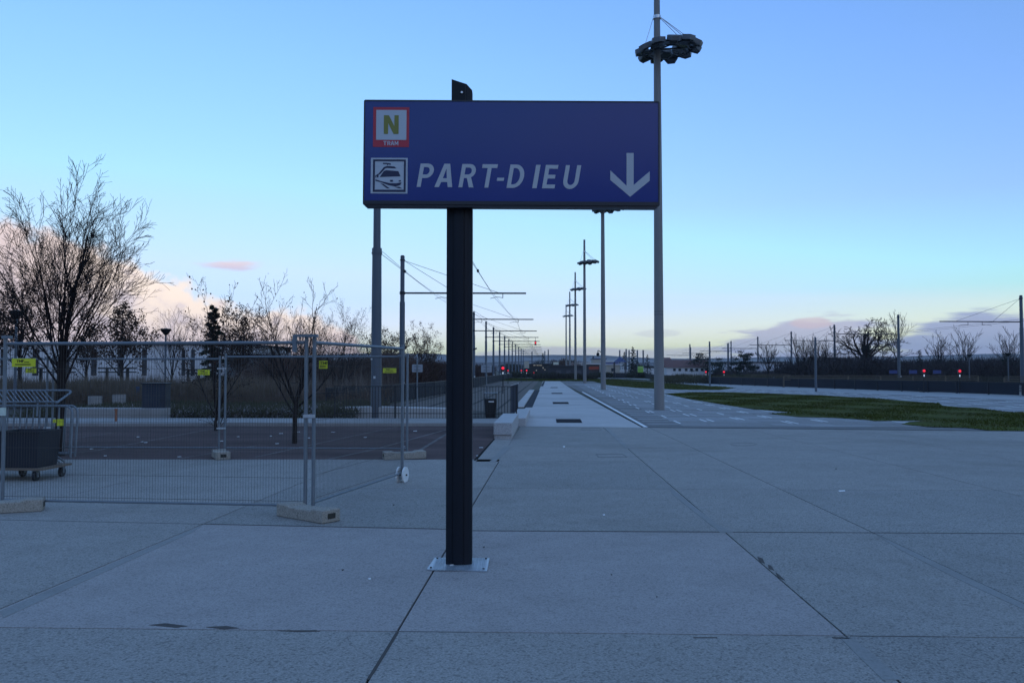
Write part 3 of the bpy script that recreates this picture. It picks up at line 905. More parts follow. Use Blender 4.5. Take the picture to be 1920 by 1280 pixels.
# corner hook and clamp
L1 = (B1 - A1).length
hk = MB(); hk.box((L1 + .01, -.03, 1.975), (.26, .045, .03)); hk.box((L1 - .12, -.035, 1.89), (.045, .03, .19))
hk.build('corner_hook', M_galv, f1)
ck = MB(); ck.box((L1 + .045, -.03, 1.09), (.125, .03, .035)); ck.tube((L1 + .045, -.055, 1.09), (L1 + .045, -.02, 1.09), .014, n=8)
ck.build('clamp', M_steel, f1)
lk = MB(); lk.box((.02, -.005, 1.975), (.1, .055, .035)); lk.build('post_cap', M_galv, f1)
ck = MB(); ck.box((0, -.028, 1.12), (.07, .03, .09)); ck.build('clamp', mat('clamp_pale', (.55, .62, .55), .5), f1)

YB = 15.1
bx = lambda px: P(px, 693, YB).x
f3 = fence('mesh fence panel of the back row, cut by the left picture edge', (bx(-245), YB), (bx(89), YB), 1.80, .16, .045)
f4 = fence('middle mesh fence panel of the back row, between posts on concrete feet', (bx(100), YB), (bx(412), YB), 1.80, .16, .045)
f5 = fence('right-hand mesh fence panel of the back row, ending behind the wheels', (bx(423), YB), (bx(764), YB), 1.84, .16, .045)
for f_, L_ in ((f4, bx(412) - bx(100)), (f3, bx(89) - bx(-245))):
    for z in (1.62, .52):
        ck = MB(); ck.box((L_ + .05, -.03, z), (.16, .03, .03)); ck.build('clamp', M_steel, f_)
hk = MB(); hk.box((-.02 + bx(757) - bx(423), -.03, 1.86), (.16, .04, .03)); hk.build('corner_hook', M_galv, f5)

tagplate(23, 672, 66, 687.5, A1.y - .03, 'largest yellow plate with black writing, at the left end of the fence')
tagplate(48, 690, 68, 699, YB - .03, 'small yellow plate just below the largest one')
tagplate(371, 693, 393, 703, YB - .03, 'small yellow plate left of the double back posts')
pt = G(606, 962)
tagplate(598, 676, 614, 691, P(606, 690, 9.3).y - .03, 'squarish yellow plate right of the corner posts')
tagplate(718, 690, 743, 699, YB - .03, 'wide yellow plate near the thick grey pole')

def foot(c, ang, label, L=.80, W=.24, H=.135):
    """concrete fence foot: low block with recessed ends and post sockets"""
    o = thing('fence_foot', label, 'concrete block', (c[0], c[1], .016), ang, 'concrete feet of the site fence')
    m = MB()
    prof = [(-L / 2, 0), (L / 2, 0), (L / 2, H), (L * .28, H), (L * .22, H * .86), (-L * .22, H * .86), (-L * .28, H), (-L / 2, H)]
    m.prism([prof], -W / 2, W / 2, XZ)
    m.build('block', M_blockc, o, bevel=.014)
    for s_ in (-1, 1):
        m = MB(); m.box((s_ * (L / 2 + .0005), 0, H * .5), (.004, W * .42, H * .42)); m.build('hand_hole', mat('hole_dark', (.04, .037, .03), .95), o)
    return o
p0, p1 = G(532, 968), G(622, 984)
foot(G(577, 974), math.atan2(p1.y - p0.y, p1.x - p0.x), 'pale concrete foot under the near corner posts', .78)
foot(G(4, 962), R(24), 'pale concrete foot cut by the left picture edge', .82)
foot(G(414, 860), R(-60), 'small looking concrete foot under the double back posts', .62)
foot(G(758, 861), R(22), 'concrete foot behind the white wheels', .75)

# ------------------------------------------------------------------ trolley with tub and crowd barriers
TY = 11.8
tx = lambda px: P(px, 693, TY).x
tz = lambda py: P(60, py, TY).z
dolly = thing('dolly', 'flat wooden dolly on black castors behind the left fence', 'trolley', (tx(55), TY, 0))
m = MB(); m.box((-.2, .05, .185), (1.25, .72, .03)); m.build('deck', mat('plywood', (.16, .12, .09), .8), dolly)
for cx, cy in ((.28, -.24), (.36, .26), (-.22, .24), (-.72, -.24), (-.7, .3)):
    m = MB(); m.tube((cx - .02, cy, .088), (cx + .02, cy, .088), .072, n=16); cs = m.build('castor', M_black, dolly)
    m = MB(); m.box((cx, cy, .150), (.07, .06, .034)); m.box((cx - .03, cy, .115), (.008, .045, .09)); m.box((cx + .03, cy, .115), (.008, .045, .09)); m.build('bracket', M_galv, cs)
tub = thing('tub', 'dark plastic tub standing on the wooden dolly', 'tub', (tx(57), TY - .02, .2))
m = MB()
w_, h_ = .66, tz(806) - .2
m.add([(-w_ * .44, -.24, 0), (w_ * .44, -.24, 0), (w_ * .44, .24, 0), (-w_ * .44, .24, 0), (-w_ / 2, -.28, h_), (w_ / 2, -.28, h_), (w_ / 2, .28, h_), (-w_ / 2, .28, h_),
       (-w_ / 2 + .02, -.26, h_), (w_ / 2 - .02, -.26, h_), (w_ / 2 - .02, .26, h_), (-w_ / 2 + .02, .26, h_), (-w_ * .42, -.22, .05), (w_ * .42, -.22, .05), (w_ * .42, .22, .05), (-w_ * .42, .22, .05)],
      [(3, 2, 1, 0), (0, 1, 5, 4), (1, 2, 6, 5), (2, 3, 7, 6), (3, 0, 4, 7), (4, 5, 9, 8), (5, 6, 10, 9), (6, 7, 11, 10), (7, 4, 8, 11), (8, 9, 13, 12), (9, 10, 14, 13), (10, 11, 15, 14), (11, 8, 12, 15), (12, 13, 14, 15)])
m.build('shell', mat('dark_plastic', (.018, .02, .028), .45), tub)
m = MB(); m.box((0, -.285, h_ - .015), (w_ + .03, .02, .035)); m.build('rim', M_black, tub)
def barrier(label, loc, rot, W=1.9, H=1.02, n=19, lean=0.0):
    o = thing('crowd_barrier', label, 'crowd barrier', loc, 0, 'crowd barriers on the dolly'); o.rotation_euler = rot
    m = MB(); r = .12
    pts = [(W / 2 - r + r * math.cos(R(a)), 0, H - r + r * math.sin(R(a))) for a in range(0, 91, 15)]
    pts = [(W / 2, 0, .08)] + pts + [(-x, 0, z) for x, _, z in pts[::-1]] + [(-W / 2, 0, .08)]
    m.path(pts + [(-W / 2 + .0, 0, .08)][:0], .017, 8); m.tube((-W / 2, 0, .14), (W / 2, 0, .14), .015, n=8)
    m.build('frame', M_galv, o, smooth=True)
    m = MB()
    for i in range(1, n):
        x = -W / 2 + W * i / n
        m.tube((x, 0, .14), (x + lean, 0, H - .01), .0075, n=6, cap=False)
    m.build('bars', M_galv, o)
    for s_ in (-1, 1):
        m = MB(); m.path([(s_ * W * .36, -.18, .0), (s_ * W * .36, 0, .08), (s_ * W * .36, .18, 0)], .014, 6); m.build('foot', M_galv, o)
    return o
for i in range(2):
    lab = ('front upright crowd barrier with rounded corner behind the dark tub', 'rear upright crowd barrier stacked just behind the front one')[i]
    barrier(lab, (tx(108) - .95 - .02 * i, TY + .36 + .15 * i, .20), (R(-3 - 2 * i), 0, 0), H=P(60, 761, TY + .36).z - .2)
barrier('crowd barrier lying flat and tilted on top of the upright ones', (tx(85) - .98, TY + .18, P(60, 757, TY + .2).z - .02), (R(-72), 0, R(6)), H=.66, n=30, lean=-.38)
m = MB(); m.box((0, 0, 0), (.10, .005, .10)); m.box((-.09, .004, .02), (.05, .005, .05)); o = m.build('sticker_sheet', M_yellow, None, (tx(92), TY + .3, tz(794)))
tag(o, 'torn yellow sheet stuck behind the bars above the tub', 'sheet')

# ------------------------------------------------------------------ street furniture on the left
g1 = G(960, 825); 
bench = thing('stone_bench', 'nearest speckled granite block bench beside the walkway', 'bench', (0, 0, 0), 0, 'granite blocks by the walkway')
x0, x1 = G(925, 825).x, G(960, 825).x
m = MB(); m.prism([rounded(x1 - x0, 4.1, .015, 2)], 0.12, .39); o = m.build('seat_block', M_gran, bench, ((x0 + x1) / 2, 18.9 + 2.05, 0), bevel=.008)
m = MB(); m.box(((x0 + x1) / 2 - .0, 18.9 + 2.07, .06), (x1 - x0 - .03, 4.05, .12)); m.build('plinth', M_gran, bench)
m = MB()
q = gp([(974, 775), (979, 789), (990, 771), (985, 768.5)])
m.prism([[(-1.05, 23.4), (-.62, 23.4), (-.62, 29.0), (-1.05, 29.0)]], 0, .24)
tag(m.build('stone_bench', M_gran, bevel=.02), 'second lower granite block just behind the nearest bench', 'bench', 'granite blocks by the walkway')

bn = G(920, 789)
bin_ = thing('litter_bin', 'black litter bin with open hood by the railing', 'bin', (bn.x, bn.y, 0))
m = MB()
w0, w1, hb = .135, .185, .83
m.add([(-w0, -.13, .04), (w0, -.13, .04), (w0, .13, .04), (-w0, .13, .04), (-w1, -.17, hb - .12), (w1, -.17, hb - .12), (w1, .17, hb - .12), (-w1, .17, hb - .12)],
      [(3, 2, 1, 0), (0, 1, 5, 4), (1, 2, 6, 5), (2, 3, 7, 6), (3, 0, 4, 7), (4, 5, 6, 7)])
m.build('container', M_black, bin_, bevel=.02)
m = MB(); m.box((0, 0, hb + .045), (w1 * 2 + .06, .36, .03)); m.build('hood', M_galv, bin_, bevel=.008)
for s_ in (-1, 1):
    m = MB(); m.tube((s_ * (w0 + .03), 0, 0), (s_ * (w1 + .01), 0, hb + .04), .013, n=8); m.build('upright', M_galv, bin_)
m = MB(); m.box((.03, -.172, hb - .22), (.17, .008, .035)); m.build('label', M_white, bin_)

ip = G(966, 775)
inf = thing('info_pillar', 'slim dark pillar with a slanted bright top', 'pillar', (ip.x - .02, ip.y, 0))
m = MB(); zt0 = P(966, 719, ip.y).z
m.add([(-.13, -.05, 0), (.13, -.05, 0), (.13, .05, 0), (-.13, .05, 0), (-.13, -.05, zt0 - .08), (.13, -.05, zt0), (.13, .05, zt0), (-.13, .05, zt0 - .08)],
      [(3, 2, 1, 0), (0, 1, 5, 4), (1, 2, 6, 5), (2, 3, 7, 6), (3, 0, 4, 7), (4, 5, 6, 7)])
m.build('body', mat('pillar_blue_grey', (.035, .045, .065), .5), inf)
m = MB(); m.box((0, 0, zt0 - .028), (.30, .12, .02), M=Matrix.Rotation(-math.atan2(.08, .26), 3, 'Y')); m.build('cap', M_steel, inf)

# railing across the end of the tracks
RY = 25.7
rl = thing('railing', 'dark steel railing with thin vertical bars across the track end', 'railing', (0, RY, 0))
xa, xb = P(628, 693, RY).x, P(972, 693, RY).x
m = MB()
x = xa
while x < xb:
    m.tube((x, 0, .05), (x, 0, 1.08), .0085, n=5, cap=False); x += .092
m.build('bars', M_black, rl)
for z in (1.08, .24):
    m = MB(); m.box(((xa + xb) / 2, 0, z), (xb - xa, .03, .022)); m.build('rail', M_black, rl)
x = xa
while x < xb + .1:
    m = MB(); m.box((x, .02, .55), (.04, .04, 1.1)); m.build('post', M_black, rl); x += 1.9
# pale buffer block at the track end
m = MB()
bxl, bxr = P(634, 700, 27.3).x, P(842, 700, 27.3).x
m.prism([[(bxl - .1, 0), (bxr, 0), (bxr, .33), (bxl + 1.2, .38), (bxl + .05, .36)]], -.35, .35, Matrix.Translation((0, 27.4, 0)) @ XZ)
tag(m.build('buffer_wall', M_walk, bevel=.02), 'low pale concrete block at the end of the tram tracks', 'concrete block')

# dark barrier along the left side of the lane
def barrier_wall(name, label, pts, zb, zt, post_step=2.4, th=.06):
    o = thing(name, label, 'barrier')
    pts = [Vector((p_[0], p_[1], 0)) for p_ in pts]
    m = MB(); rm = MB()
    for a, c in zip(pts[:-1], pts[1:]):
        d = c - a; L = d.length; rz = math.atan2(d.y, d.x); mid = (a + c) / 2
        m.box((mid.x, mid.y, (zb + zt) / 2), (L, th * .5, zt - zb), rz)
        rm.box((mid.x, mid.y, zt + .02), (L, th, .04), rz)
        k = max(1, int(L / post_step))
        for i in range(k):
            q_ = a + d * i / k
            pm = MB(); pm.box((q_.x, q_.y, (zt + .05) / 2), (.07, .1, zt + .03), rz); pm.build('post', M_dark, o)
    m.build('infill_panel', mat('barrier_blue_black', (.014, .018, .028), .7, var=.3, scale=.8, spec=.2), o)
    rm.build('cap_rail', M_dark, o)
    return o
barrier_wall('track_barrier', 'dark panel barrier along the left side of the tram lane', [(-8.9, 33), (-7.6, 40), (-6.9, 50), (-6.75, 80), (-6.9, 140), (-6.9, 230)], .05, .84)
wall_px = [(2600, 773), (1920, 742.5), (1740, 735.5), (1565, 729.3), (1440, 724.5), (1330, 720), (1262, 714.5), (1212, 709), (1192, 704.5)]
barrier_wall('track_barrier', 'long dark panel barrier curving along the right tram tracks', [G(*p_)[:2] for p_ in wall_px], .05, .78)

# sign plates seen from behind
def back_sign(px, pyb, wp, py0, py1, label):
    g = G(px, pyb); Y0 = g.y
    o = thing('traffic_sign', label, 'sign', (g.x, g.y, 0), 0, 'signs seen from behind beside the lane')
    k = Y0 / F
    z0, z1 = P(px, py1, Y0).z, P(px, py0, Y0).z
    m = MB(); m.tube((0, 0, 0), (0, 0, z1 + .25), .03, n=10); m.build('pole', M_galv, o, smooth=True)
    m = MB(); m.prism([rounded(wp * k, z1 - z0, .03, 3)], .03, .036, Matrix.Translation((0, .06, (z0 + z1) / 2)) @ Matrix.Rotation(R(90), 4, 'X')); pl_ = m.build('plate', mat('sign_back_grey', (.30, .33, .37), .5, .2), o)
    for z in (z0 + (z1 - z0) * .28, z0 + (z1 - z0) * .75):
        m = MB(); m.box((0, .012, z), (wp * k * .6, .02, .03)); m.box((0, -.0, z), (.075, .075, .035)); m.build('bracket', M_galv, pl_)
    return o
back_sign(782, 762, 20, 683, 697.5, 'square grey sign back on a thin pole left of the sign post')
back_sign(912, 745, 20, 684, 698, 'square grey sign back on a thin pole right of the sign post')

# red tram signals
def signal(px, pyl, pyb, r, label, Yf=None):
    g = G(px, pyb) if Yf is None else P(px, pyb, Yf)
    Y0 = g.y; k = Y0 / F
    o = thing('tram_signal', label, 'signal', (g.x, g.y, 0), 0, 'red tram signals')
    zl = P(px, pyl, Y0).z
    m = MB(); m.tube((0, .05, 0), (0, .05, zl + .1), .035, n=8); m.build('pole', M_black, o)
    m = MB(); m.prism([rounded(r * 2.3 * k, r * 3.4 * k, r * k, 4)], 0, .12, Matrix.Translation((0, .09, zl - r * .7 * k)) @ XZ); m.build('head', M_black, o)
    m = MB(); m.tube((0, -.04, zl), (0, -.075, zl), r * k, r * k * .7, 14); m.build('lamp', M_redlamp, o)
    m = MB(); m.box((0, -.02, zl - r * 3.4 * k), (r * .55 * k, .03, r * 1.5 * k)); m.build('marker_plate', M_whitelamp, o)
    return o
signal(943, 690, 738, 2.7, 'largest red tram signal beside the left lane')
signal(952.5, 694.5, 720, 1.2, 'small red tram signal just right of the largest one')
signal(977.5, 694.5, 716, 1.1, 'small red tram signal left of the lane end')
signal(987.5, 694.3, 715, 1.4, 'red tram signal on the lawn at the lane end')
signal(1001, 698.5, 708.5, .8, 'tiny low red tram signal in front of the dark shed')
signal(1733, 695, 736, 2.5, 'red tram signal beside the striped steps, left of its pair')
signal(1800, 695.5, 738, 2.5, 'red tram signal right of the striped steps')
signal(1323.5, 697, 714, 1.5, 'red tram signal before the white house')
signal(1357.5, 697, 715, 1.8, 'red tram signal left of the dark conifer')
signal(1214, 696.5, 707, 1.6, 'faint red tram signal between two lamp masts')

# concrete ring planters, low wall, cabinet, stake
m = MB()
x0, x1 = G(96, 790).x, G(290, 790).x
m.box(((x0 + x1) / 2, 25.9, .19), (x1 - x0, .7, .38))
tag(m.build('low_wall', M_cwall, bevel=.02), 'low pale concrete wall at the edge of the car park', 'wall')
for px, py, wd, lab in ((178, 774, 25, 'wider concrete ring planter in the garden'), (223, 771, 25, 'round concrete ring planter near the dark cabinet')):
    g = G(px, py); k = g.y / F
    m = MB(); r = wd / 2 * k; h = 31 * k
    m.lathe([(r * .8, 0), (r * .97, h * .35), (r, h), (r * .86, h), (r * .84, h * .8), (0.01, h * .8)], (g.x, g.y, .02), 20)
    tag(m.build('planter', M_cwall, smooth=True), lab, 'planter', 'concrete ring planters')
g = G(287, 787); k = g.y / F
cab = thing('utility_cabinet', 'tall dark blue grey utility cabinet beside the low wall', 'cabinet', (g.x, g.y + .2, 0))
wc, hc = 46 * k, P(287, 720, g.y).z
m = MB(); m.box((0, 0, hc / 2), (wc, .4, hc)); m.build('body', mat('cabinet_paint', (.014, .019, .032), .5), cab, bevel=.015)
m = MB(); m.box((0, 0, hc + .02), (wc + .06, .46, .04)); m.build('lid', M_dark, cab, bevel=.01)
m = MB(); m.box((0, -.203, hc * .5), (wc * .86, .006, hc * .86)); dr = m.build('door', mat('cabinet_door', (.017, .023, .038), .5), cab)
m = MB(); m.box((wc * .33, -.212, hc * .55), (.02, .012, .1)); m.build('handle', M_black, dr)
g = G(217, 796); m = MB(); m.box((g.x, g.y, .2), (.05, .05, .42)); m.box((g.x, g.y, .44), (.07, .06, .06))
tag(m.build('marker_stake', M_ochre), 'short rusty marker stake before the low wall', 'stake')
g = G(258, 765); m = MB(); m.box((g.x, g.y, .42), (.09, .09, .84)); m.box((g.x, g.y, .87), (.12, .12, .06))
tag(m.build('bollard', mat('bollard_blue', (.03, .07, .16), .5)), 'slim blue bollard left of the cabinet', 'bollard')

# hitching rails / benches far in the garden
for px0, px1, py, Yg, lab in ((62, 138, 690, 45, 'left dark picnic table before the white hall'), (188, 252, 690, 45, 'middle dark picnic table before the white hall'), (346, 380, 693, 48, 'right dark picnic table before the white hall')):
    a, c = P(px0, py, Yg), P(px1, py, Yg)
    o = thing('picnic_table', lab, 'table', ((a.x + c.x) / 2, Yg, 0), 0, 'dark picnic tables in the garden')
    L = c.x - a.x
    for dz in (0, -.22):
        m = MB(); m.box((0, 0, a.z + dz), (L, .5, .07)); m.build('plank', M_black, o)
    for s_ in (-.3, .3):
        m = MB(); m.box((s_ * L, 0, a.z / 2), (.12, .12, a.z)); m.build('leg', M_black, o)

# park lamps with bowl tops
def bowl_lamp(px, py, Yg, rp, label, ):
    t0 = P(px, py, Yg); k = Yg / F
    o = thing('park_lamp', label, 'lamp', (t0.x, Yg, 0), 0, 'park lamps with shallow bowl tops')
    m = MB(); m.tube((0, 0, 0), (0, 0, t0.z), .06, .045, 10); m.build('pole', M_polegrey, o, smooth=True)
    m = MB(); r = rp * k; m.lathe([(r * .3, -.25), (r * .55, -.15), (r, 0), (r * 1.02, .07), (r * .2, .10)], (0, 0, t0.z), 20); m.build('lamp_bowl', M_black, o, smooth=True)
    return o
bowl_lamp(31, 586, 32, 13, 'park lamp with a bowl top among trees at left edge')
bowl_lamp(311, 619, 42, 10, 'park lamp with a bowl top left of the conifer')
bowl_lamp(539, 653, 55, 8, 'park lamp with a bowl top seen behind the corner posts')
bowl_lamp(1817, 665, 95, 4, 'park lamp with a bowl top in the right woodland edge')
bowl_lamp(1890, 663, 80, 5, 'park lamp with a bowl top near the right edge')

# ------------------------------------------------------------------ lamp masts
D0 = 33.05
def make_mast():
    mx = (1234 - 1027) * D0 / F
    o = thing('lamp_mast', 'nearest tall grey lamp mast, its floodlight ring above the sign', 'lamp mast', (mx, D0, 0), 0, 'tall lamp masts in a row beside the walkway')
    m = MB(); H = 17.2
    m.path([(0, 0, 0), (0, 0, 4), (0, 0, 9), (0, 0, 14), (0, 0, H)], [.205, .185, .165, .14, .115], 24)
    m.build('pole', M_mastg, o, smooth=True)
    m = MB(); m.tube((0, 0, 0), (0, 0, .03), .235, n=24); m.build('base_collar', M_mastg, o, smooth=True)
    m = MB()
    for z in (3.78, 3.9): m.tube((0, 0, z), (0, 0, z + .012), .190, n=24)
    m.build('joint_rings', M_dark, o)
    zr = 14.45
    cz = Vector((.46, 0, zr))
    tilt = Matrix.Rotation(R(-5), 3, 'Y')
    m = MB()
    ringpts = [cz + tilt @ Vector((1.02 * math.cos(t), 1.02 * math.sin(t), 0)) for t in [2 * math.pi * i / 24 for i in range(25)]]
    m.path(ringpts, .045, 8)
    for a in range(0, 360, 60):
        m.tube((0, 0, zr), cz + tilt @ Vector((1.02 * math.cos(R(a)), 1.02 * math.sin(R(a)), 0)), .035, n=6)
    m.build('ring', M_dark, o)
    def hexlamp(r, a, tl):
        c = cz + tilt @ Vector((r * math.cos(a), r * math.sin(a), 0))
        B_ = Matrix.Translation(c) @ Matrix.Rotation(a, 4, 'Z') @ Matrix.Rotation(tl, 4, 'Y')
        m = MB()
        hx = [(.31 * math.cos(R(60 * i + 30)), .29 * math.sin(R(60 * i + 30))) for i in range(6)]
        inn = [(x * .8, y * .8) for x, y in hx]
        m.prism([hx], .0, .15, B_); m.prism([hx, inn[::-1]], -.03, .0, B_)
        f_ = m.build('floodlight', mat('floodlight_grey', (.13, .14, .155), .5), o)
        m = MB(); m.prism([inn], -.012, -.002, B_); m.build('lens', M_glassd, f_)
    n = 11
    for i in range(n): hexlamp(1.05, 2 * math.pi * i / n + .2, R(12 if i % 2 else 26))
    for i in range(6): hexlamp(.56, math.pi / 3 * i + .6, R(12))
    zc = 15.75
    m = MB(); m.tube((0, 0, zc - .05), (0, 0, zc + .08), .16, n=16); m.build('clamp', M_steel, o)
    for a in (175, 300, 20, -20):
        e_ = cz + tilt @ Vector((1.0 * math.cos(R(a)), 1.0 * math.sin(R(a)), .1))
        m = MB(); m.tube((.15 * math.cos(R(a)), .15 * math.sin(R(a)), zc), e_, .014, n=5); m.build('stay', M_steel, o)
    return o
mast = make_mast()
for i in range(1, 6):
    lab = ['', 'second lamp mast, its ring just under the sign edge', 'third lamp mast in the row, with whole ring and spire above', 'fourth lamp mast in the receding row', 'fifth lamp mast in the receding row', 'farthest and smallest lamp mast in the row'][i]
    c = dup(mast, loc=(mast.location.x, D0 * (i + 1), 0), label=lab)
    if i == 1: second = c
m = MB()
zc_ = P(1122, 660, D0 * 2).z
m.tube((-.15, 0, zc_), (-.42, 0, zc_ + .14), .03, n=6); m.tube((-.42, 0, zc_ + .14), (-.42, 0, zc_ - .08), .03, n=6); m.lathe([(.03, .1), (.12, .02), (.12, -.1), (.05, -.2)], (-.42, 0, zc_ - .12), 12)
o = m.build('camera_dome', M_black, None, (second.location.x, second.location.y, 0)); tag(o, 'dome camera on a short arm on the second lamp mast', 'camera')

# ------------------------------------------------------------------ tram overhead line, left
PX = -8.15
def make_catenary():
    o = thing('catenary_mast', 'nearest catenary mast with long arm over the left tracks', 'catenary mast', (PX, 46, 0), 0, 'catenary masts along the left tracks')
    m = MB(); m.tube((0, 0, 0), (0, 0, 5.4), .155, .15, 14); m.tube((0, 0, 5.4), (0, 0, 7.95), .125, .12, 14); m.build('mast', M_polegrey, o, smooth=True)
    m = MB(); m.tube((0, 0, 7.95), (0, 0, 8.02), .13, .09, 14); m.tube((0, 0, 7.72), (0, 0, 7.78), .15, n=14); m.tube((0, 0, 5.82), (0, 0, 5.98), .16, n=14); m.build('collars', M_dark, o)
    m = MB(); m.tube((.1, 0, 5.9), (6.95, 0, 5.86), .05, .045, 8); arm = m.build('cross_arm', M_dark, o)
    m = MB()
    for x in (2.2, 5.3):
        m.tube((x + .35, 0, 5.85), (x + .35, 0, 5.6), .022, n=5); m.path([(x + .35, 0, 5.62), (x, 0, 5.66), (x - .35, 0, 5.58)], .016, 5)
    m.build('steady_arms', M_dark, arm)
    for xe, r in ((3.0, .012), (5.4, .012)):
        m = MB(); m.tube((.1, 0, 7.72), (xe, 0, 5.9), r, n=5); m.build('stay_wire', M_dark, o)
    m = MB(); m.box((.1, -.16, .85), (.13, .02, .13)); m.build('number_plate', M_conduit, o)
    return o
cat = make_catenary()
YL = [46, 70, 91, 109, 124, 140, 156, 173, 190, 210, 232, 254, 275]
for i, Y0 in enumerate(YL[1:]):
    lab = 'last and farthest catenary mast in the left row' if i == len(YL) - 2 else '%s catenary mast with arm in the left row, counted from the front' % ORD[i + 1]
    dup(cat, loc=(PX, Y0, 0), label=lab)
def anchor(X, label):
    o = thing('anchor_mast', label, 'anchor mast', (X, 27.2, 0), 0, 'thick anchor masts at the track end')
    m = MB(); m.tube((0, 0, 0), (0, 0, 5.45), .185, .155, 18); m.tube((0, 0, 5.6), (0, 0, 8.2), .125, .115, 18); m.build('mast', M_polegrey, o, smooth=True)
    m = MB(); m.tube((0, 0, 5.42), (0, 0, 5.64), .165, n=18); m.tube((0, 0, 5.46), (0, 0, 5.50), .18, n=18); m.build('collar', M_polegrey, o)
    m = MB(); m.box((-.12, -.17, 1.95), (.05, .02, .05)); m.box((-.02, -.185, 1.35), (.06, .02, .08)); m.build('number_plate', M_conduit, o)
    return o
anchor(-5.68, 'thick grey anchor mast at the end of the left track')
anchor(-2.72, 'thick anchor mast hidden behind the sign post, holding the right wire')
def wire(X, label, Y0=27.2, anchorX=None, Ys=YL, z=5.58, zm=0.35):
    m = MB()
    pts = [(X if anchorX is None else anchorX, Y0, 5.5)] + [(X + (.18 if i % 2 else -.18), y, z) for i, y in enumerate(Ys)]
    m.path(pts, .009, 4)
    pts2 = [(pts[0][0], Y0, 5.62)]
    for i in range(len(pts) - 1):
        a, c = Vector(pts[i]), Vector(pts[i + 1])
        for k in (1, 2, 3, 4):
            q_ = a.lerp(c, k / 4); pts2.append((q_.x, q_.y, max(q_.z, 5.5) + .02 + zm * (abs(k / 4 - .5) * 2) ** 2 * (.35 if i == 0 else 1)))
    m.path(pts2, .007, 4)
    t = 33.5
    m.box((Vector(pts[0]).lerp(Vector(pts[1]), .3)), (.07, .35, .05)); m.box(Vector(pts2[1]).lerp(Vector(pts2[2]), .2), (.07, .35, .05))
    return tag(m.build('overhead_wire', M_black), label, 'overhead wire', 'tram contact wires')
wire(-5.85, 'overhead tram wires above the left-hand track', anchorX=-5.6)
wire(-2.75, 'overhead tram wires above the right-hand track', anchorX=-2.72)
m = MB(); zr_ = P(1004, 643, 140).z; xr_ = P(1004, 643, 140).x
sg = thing('hanging_signal', 'red signal hanging under a far cross arm over the tracks', 'signal', (xr_, 139.8, zr_))
m = MB(); m.box((0, 0, 0), (.32, .2, .75)); m.tube((0, .05, .3), (0, .05, 1.0), .03, n=6); m.build('head', M_black, sg)
m = MB(); m.tube((0, -.1, .05), (0, -.16, .05), .15, n=12); m.build('lamp', M_redlamp, sg)

# right-hand overhead line
RX = 40.8
def make_cat_right():
    o = thing('catenary_mast', 'rightmost catenary mast at the picture edge with long arm', 'catenary mast', (RX, 73, 0), 0, 'catenary masts along the right tracks')
    m = MB(); m.tube((0, 0, 0), (0, 0, 5.2), .17, .16, 14); m.tube((0, 0, 5.2), (0, 0, 7.95), .135, .13, 14); m.build('mast', M_polegrey, o, smooth=True)
    m = MB(); m.tube((0, 0, 7.95), (0, 0, 8.02), .14, .09, 14); m.tube((0, 0, 7.72), (0, 0, 7.78), .16, n=14); m.build('collars', M_dark, o)
    m = MB(); m.tube((-.1, 0, 5.72), (-6.9, 0, 5.78), .05, .045, 8); arm = m.build('cross_arm', M_dark, o)
    m = MB()
    for x in (-3.3, -4.5):
        m.tube((x, 0, 5.75), (x, 0, 5.45), .022, n=5); m.path([(x, 0, 5.5), (x + (.5 if x > -4 else -.5), 0, 5.48), (x + (.8 if x > -4 else -.8), 0, 5.4)], .016, 5)
    m.build('steady_arms', M_dark, arm)
    for xe in (-2.4, -5.6):
        m = MB(); m.tube((-.1, 0, 7.72), (xe, 0, 5.77), .012, n=5); m.build('stay_wire', M_dark, o)
    m = MB(); m.box((.12, -.18, .85), (.14, .02, .14)); m.build('number_plate', M_conduit, o)
    return o
catr = make_cat_right()
YR = [73, 98, 119.5, 140.4, 162.5, 186, 210, 238]
for i, Y0 in enumerate(YR[1:]):
    lab = 'farthest catenary mast in the right row' if i == len(YR) - 2 else '%s catenary mast with arm in the right row, counted from the picture edge' % ORD[i + 1]
    dup(catr, loc=(RX, Y0, 0), label=lab)
for X, lab in ((RX - 3.3, 'overhead wires nearer the right-hand masts'), (RX - 4.7, 'overhead wires at the inner side of the right-hand tracks')):
    m = MB()
    pts = [(X, 40, 5.45)] + [(X, y, 5.45) for y in YR]
    m.path(pts, .012, 4)
    tag(m.build('overhead_wire', M_black), lab, 'overhead wire', 'tram contact wires')
# far plain masts beyond, near the shelter
for px, pt_, Yg, lab in ((1162, 656, 190, 'far plain tram mast above the blue shelter roof'), (1174, 654, 175, 'far plain tram mast right of the blue shelter'), (1179.5, 656, 185, 'far plain tram mast left of the spired conifer'),
                      (1195, 656, 180, 'far plain tram mast right of the spired conifer'), (1206, 656, 175, 'far plain tram mast behind the lime green container'), (1365, 643, 150, 'plain mast before the left cedar and white hall'),
                      (1028, 655, 230, 'far plain mast right of the lane end'), (1021.5, 658, 240, 'far plain mast above the dark shop front'), (997.5, 659, 250, 'far plain mast over the shop front lights'), (1293.5, 645, 205, 'plain mast above the long red roof')):
    a = P(px, pt_, Yg); m = MB(); m.tube((a.x, Yg, 0), (a.x, Yg, a.z), .2, .16, 10)
    tag(m.build('plain_mast', M_polegrey, smooth=True), lab, 'mast', 'far plain tram masts')
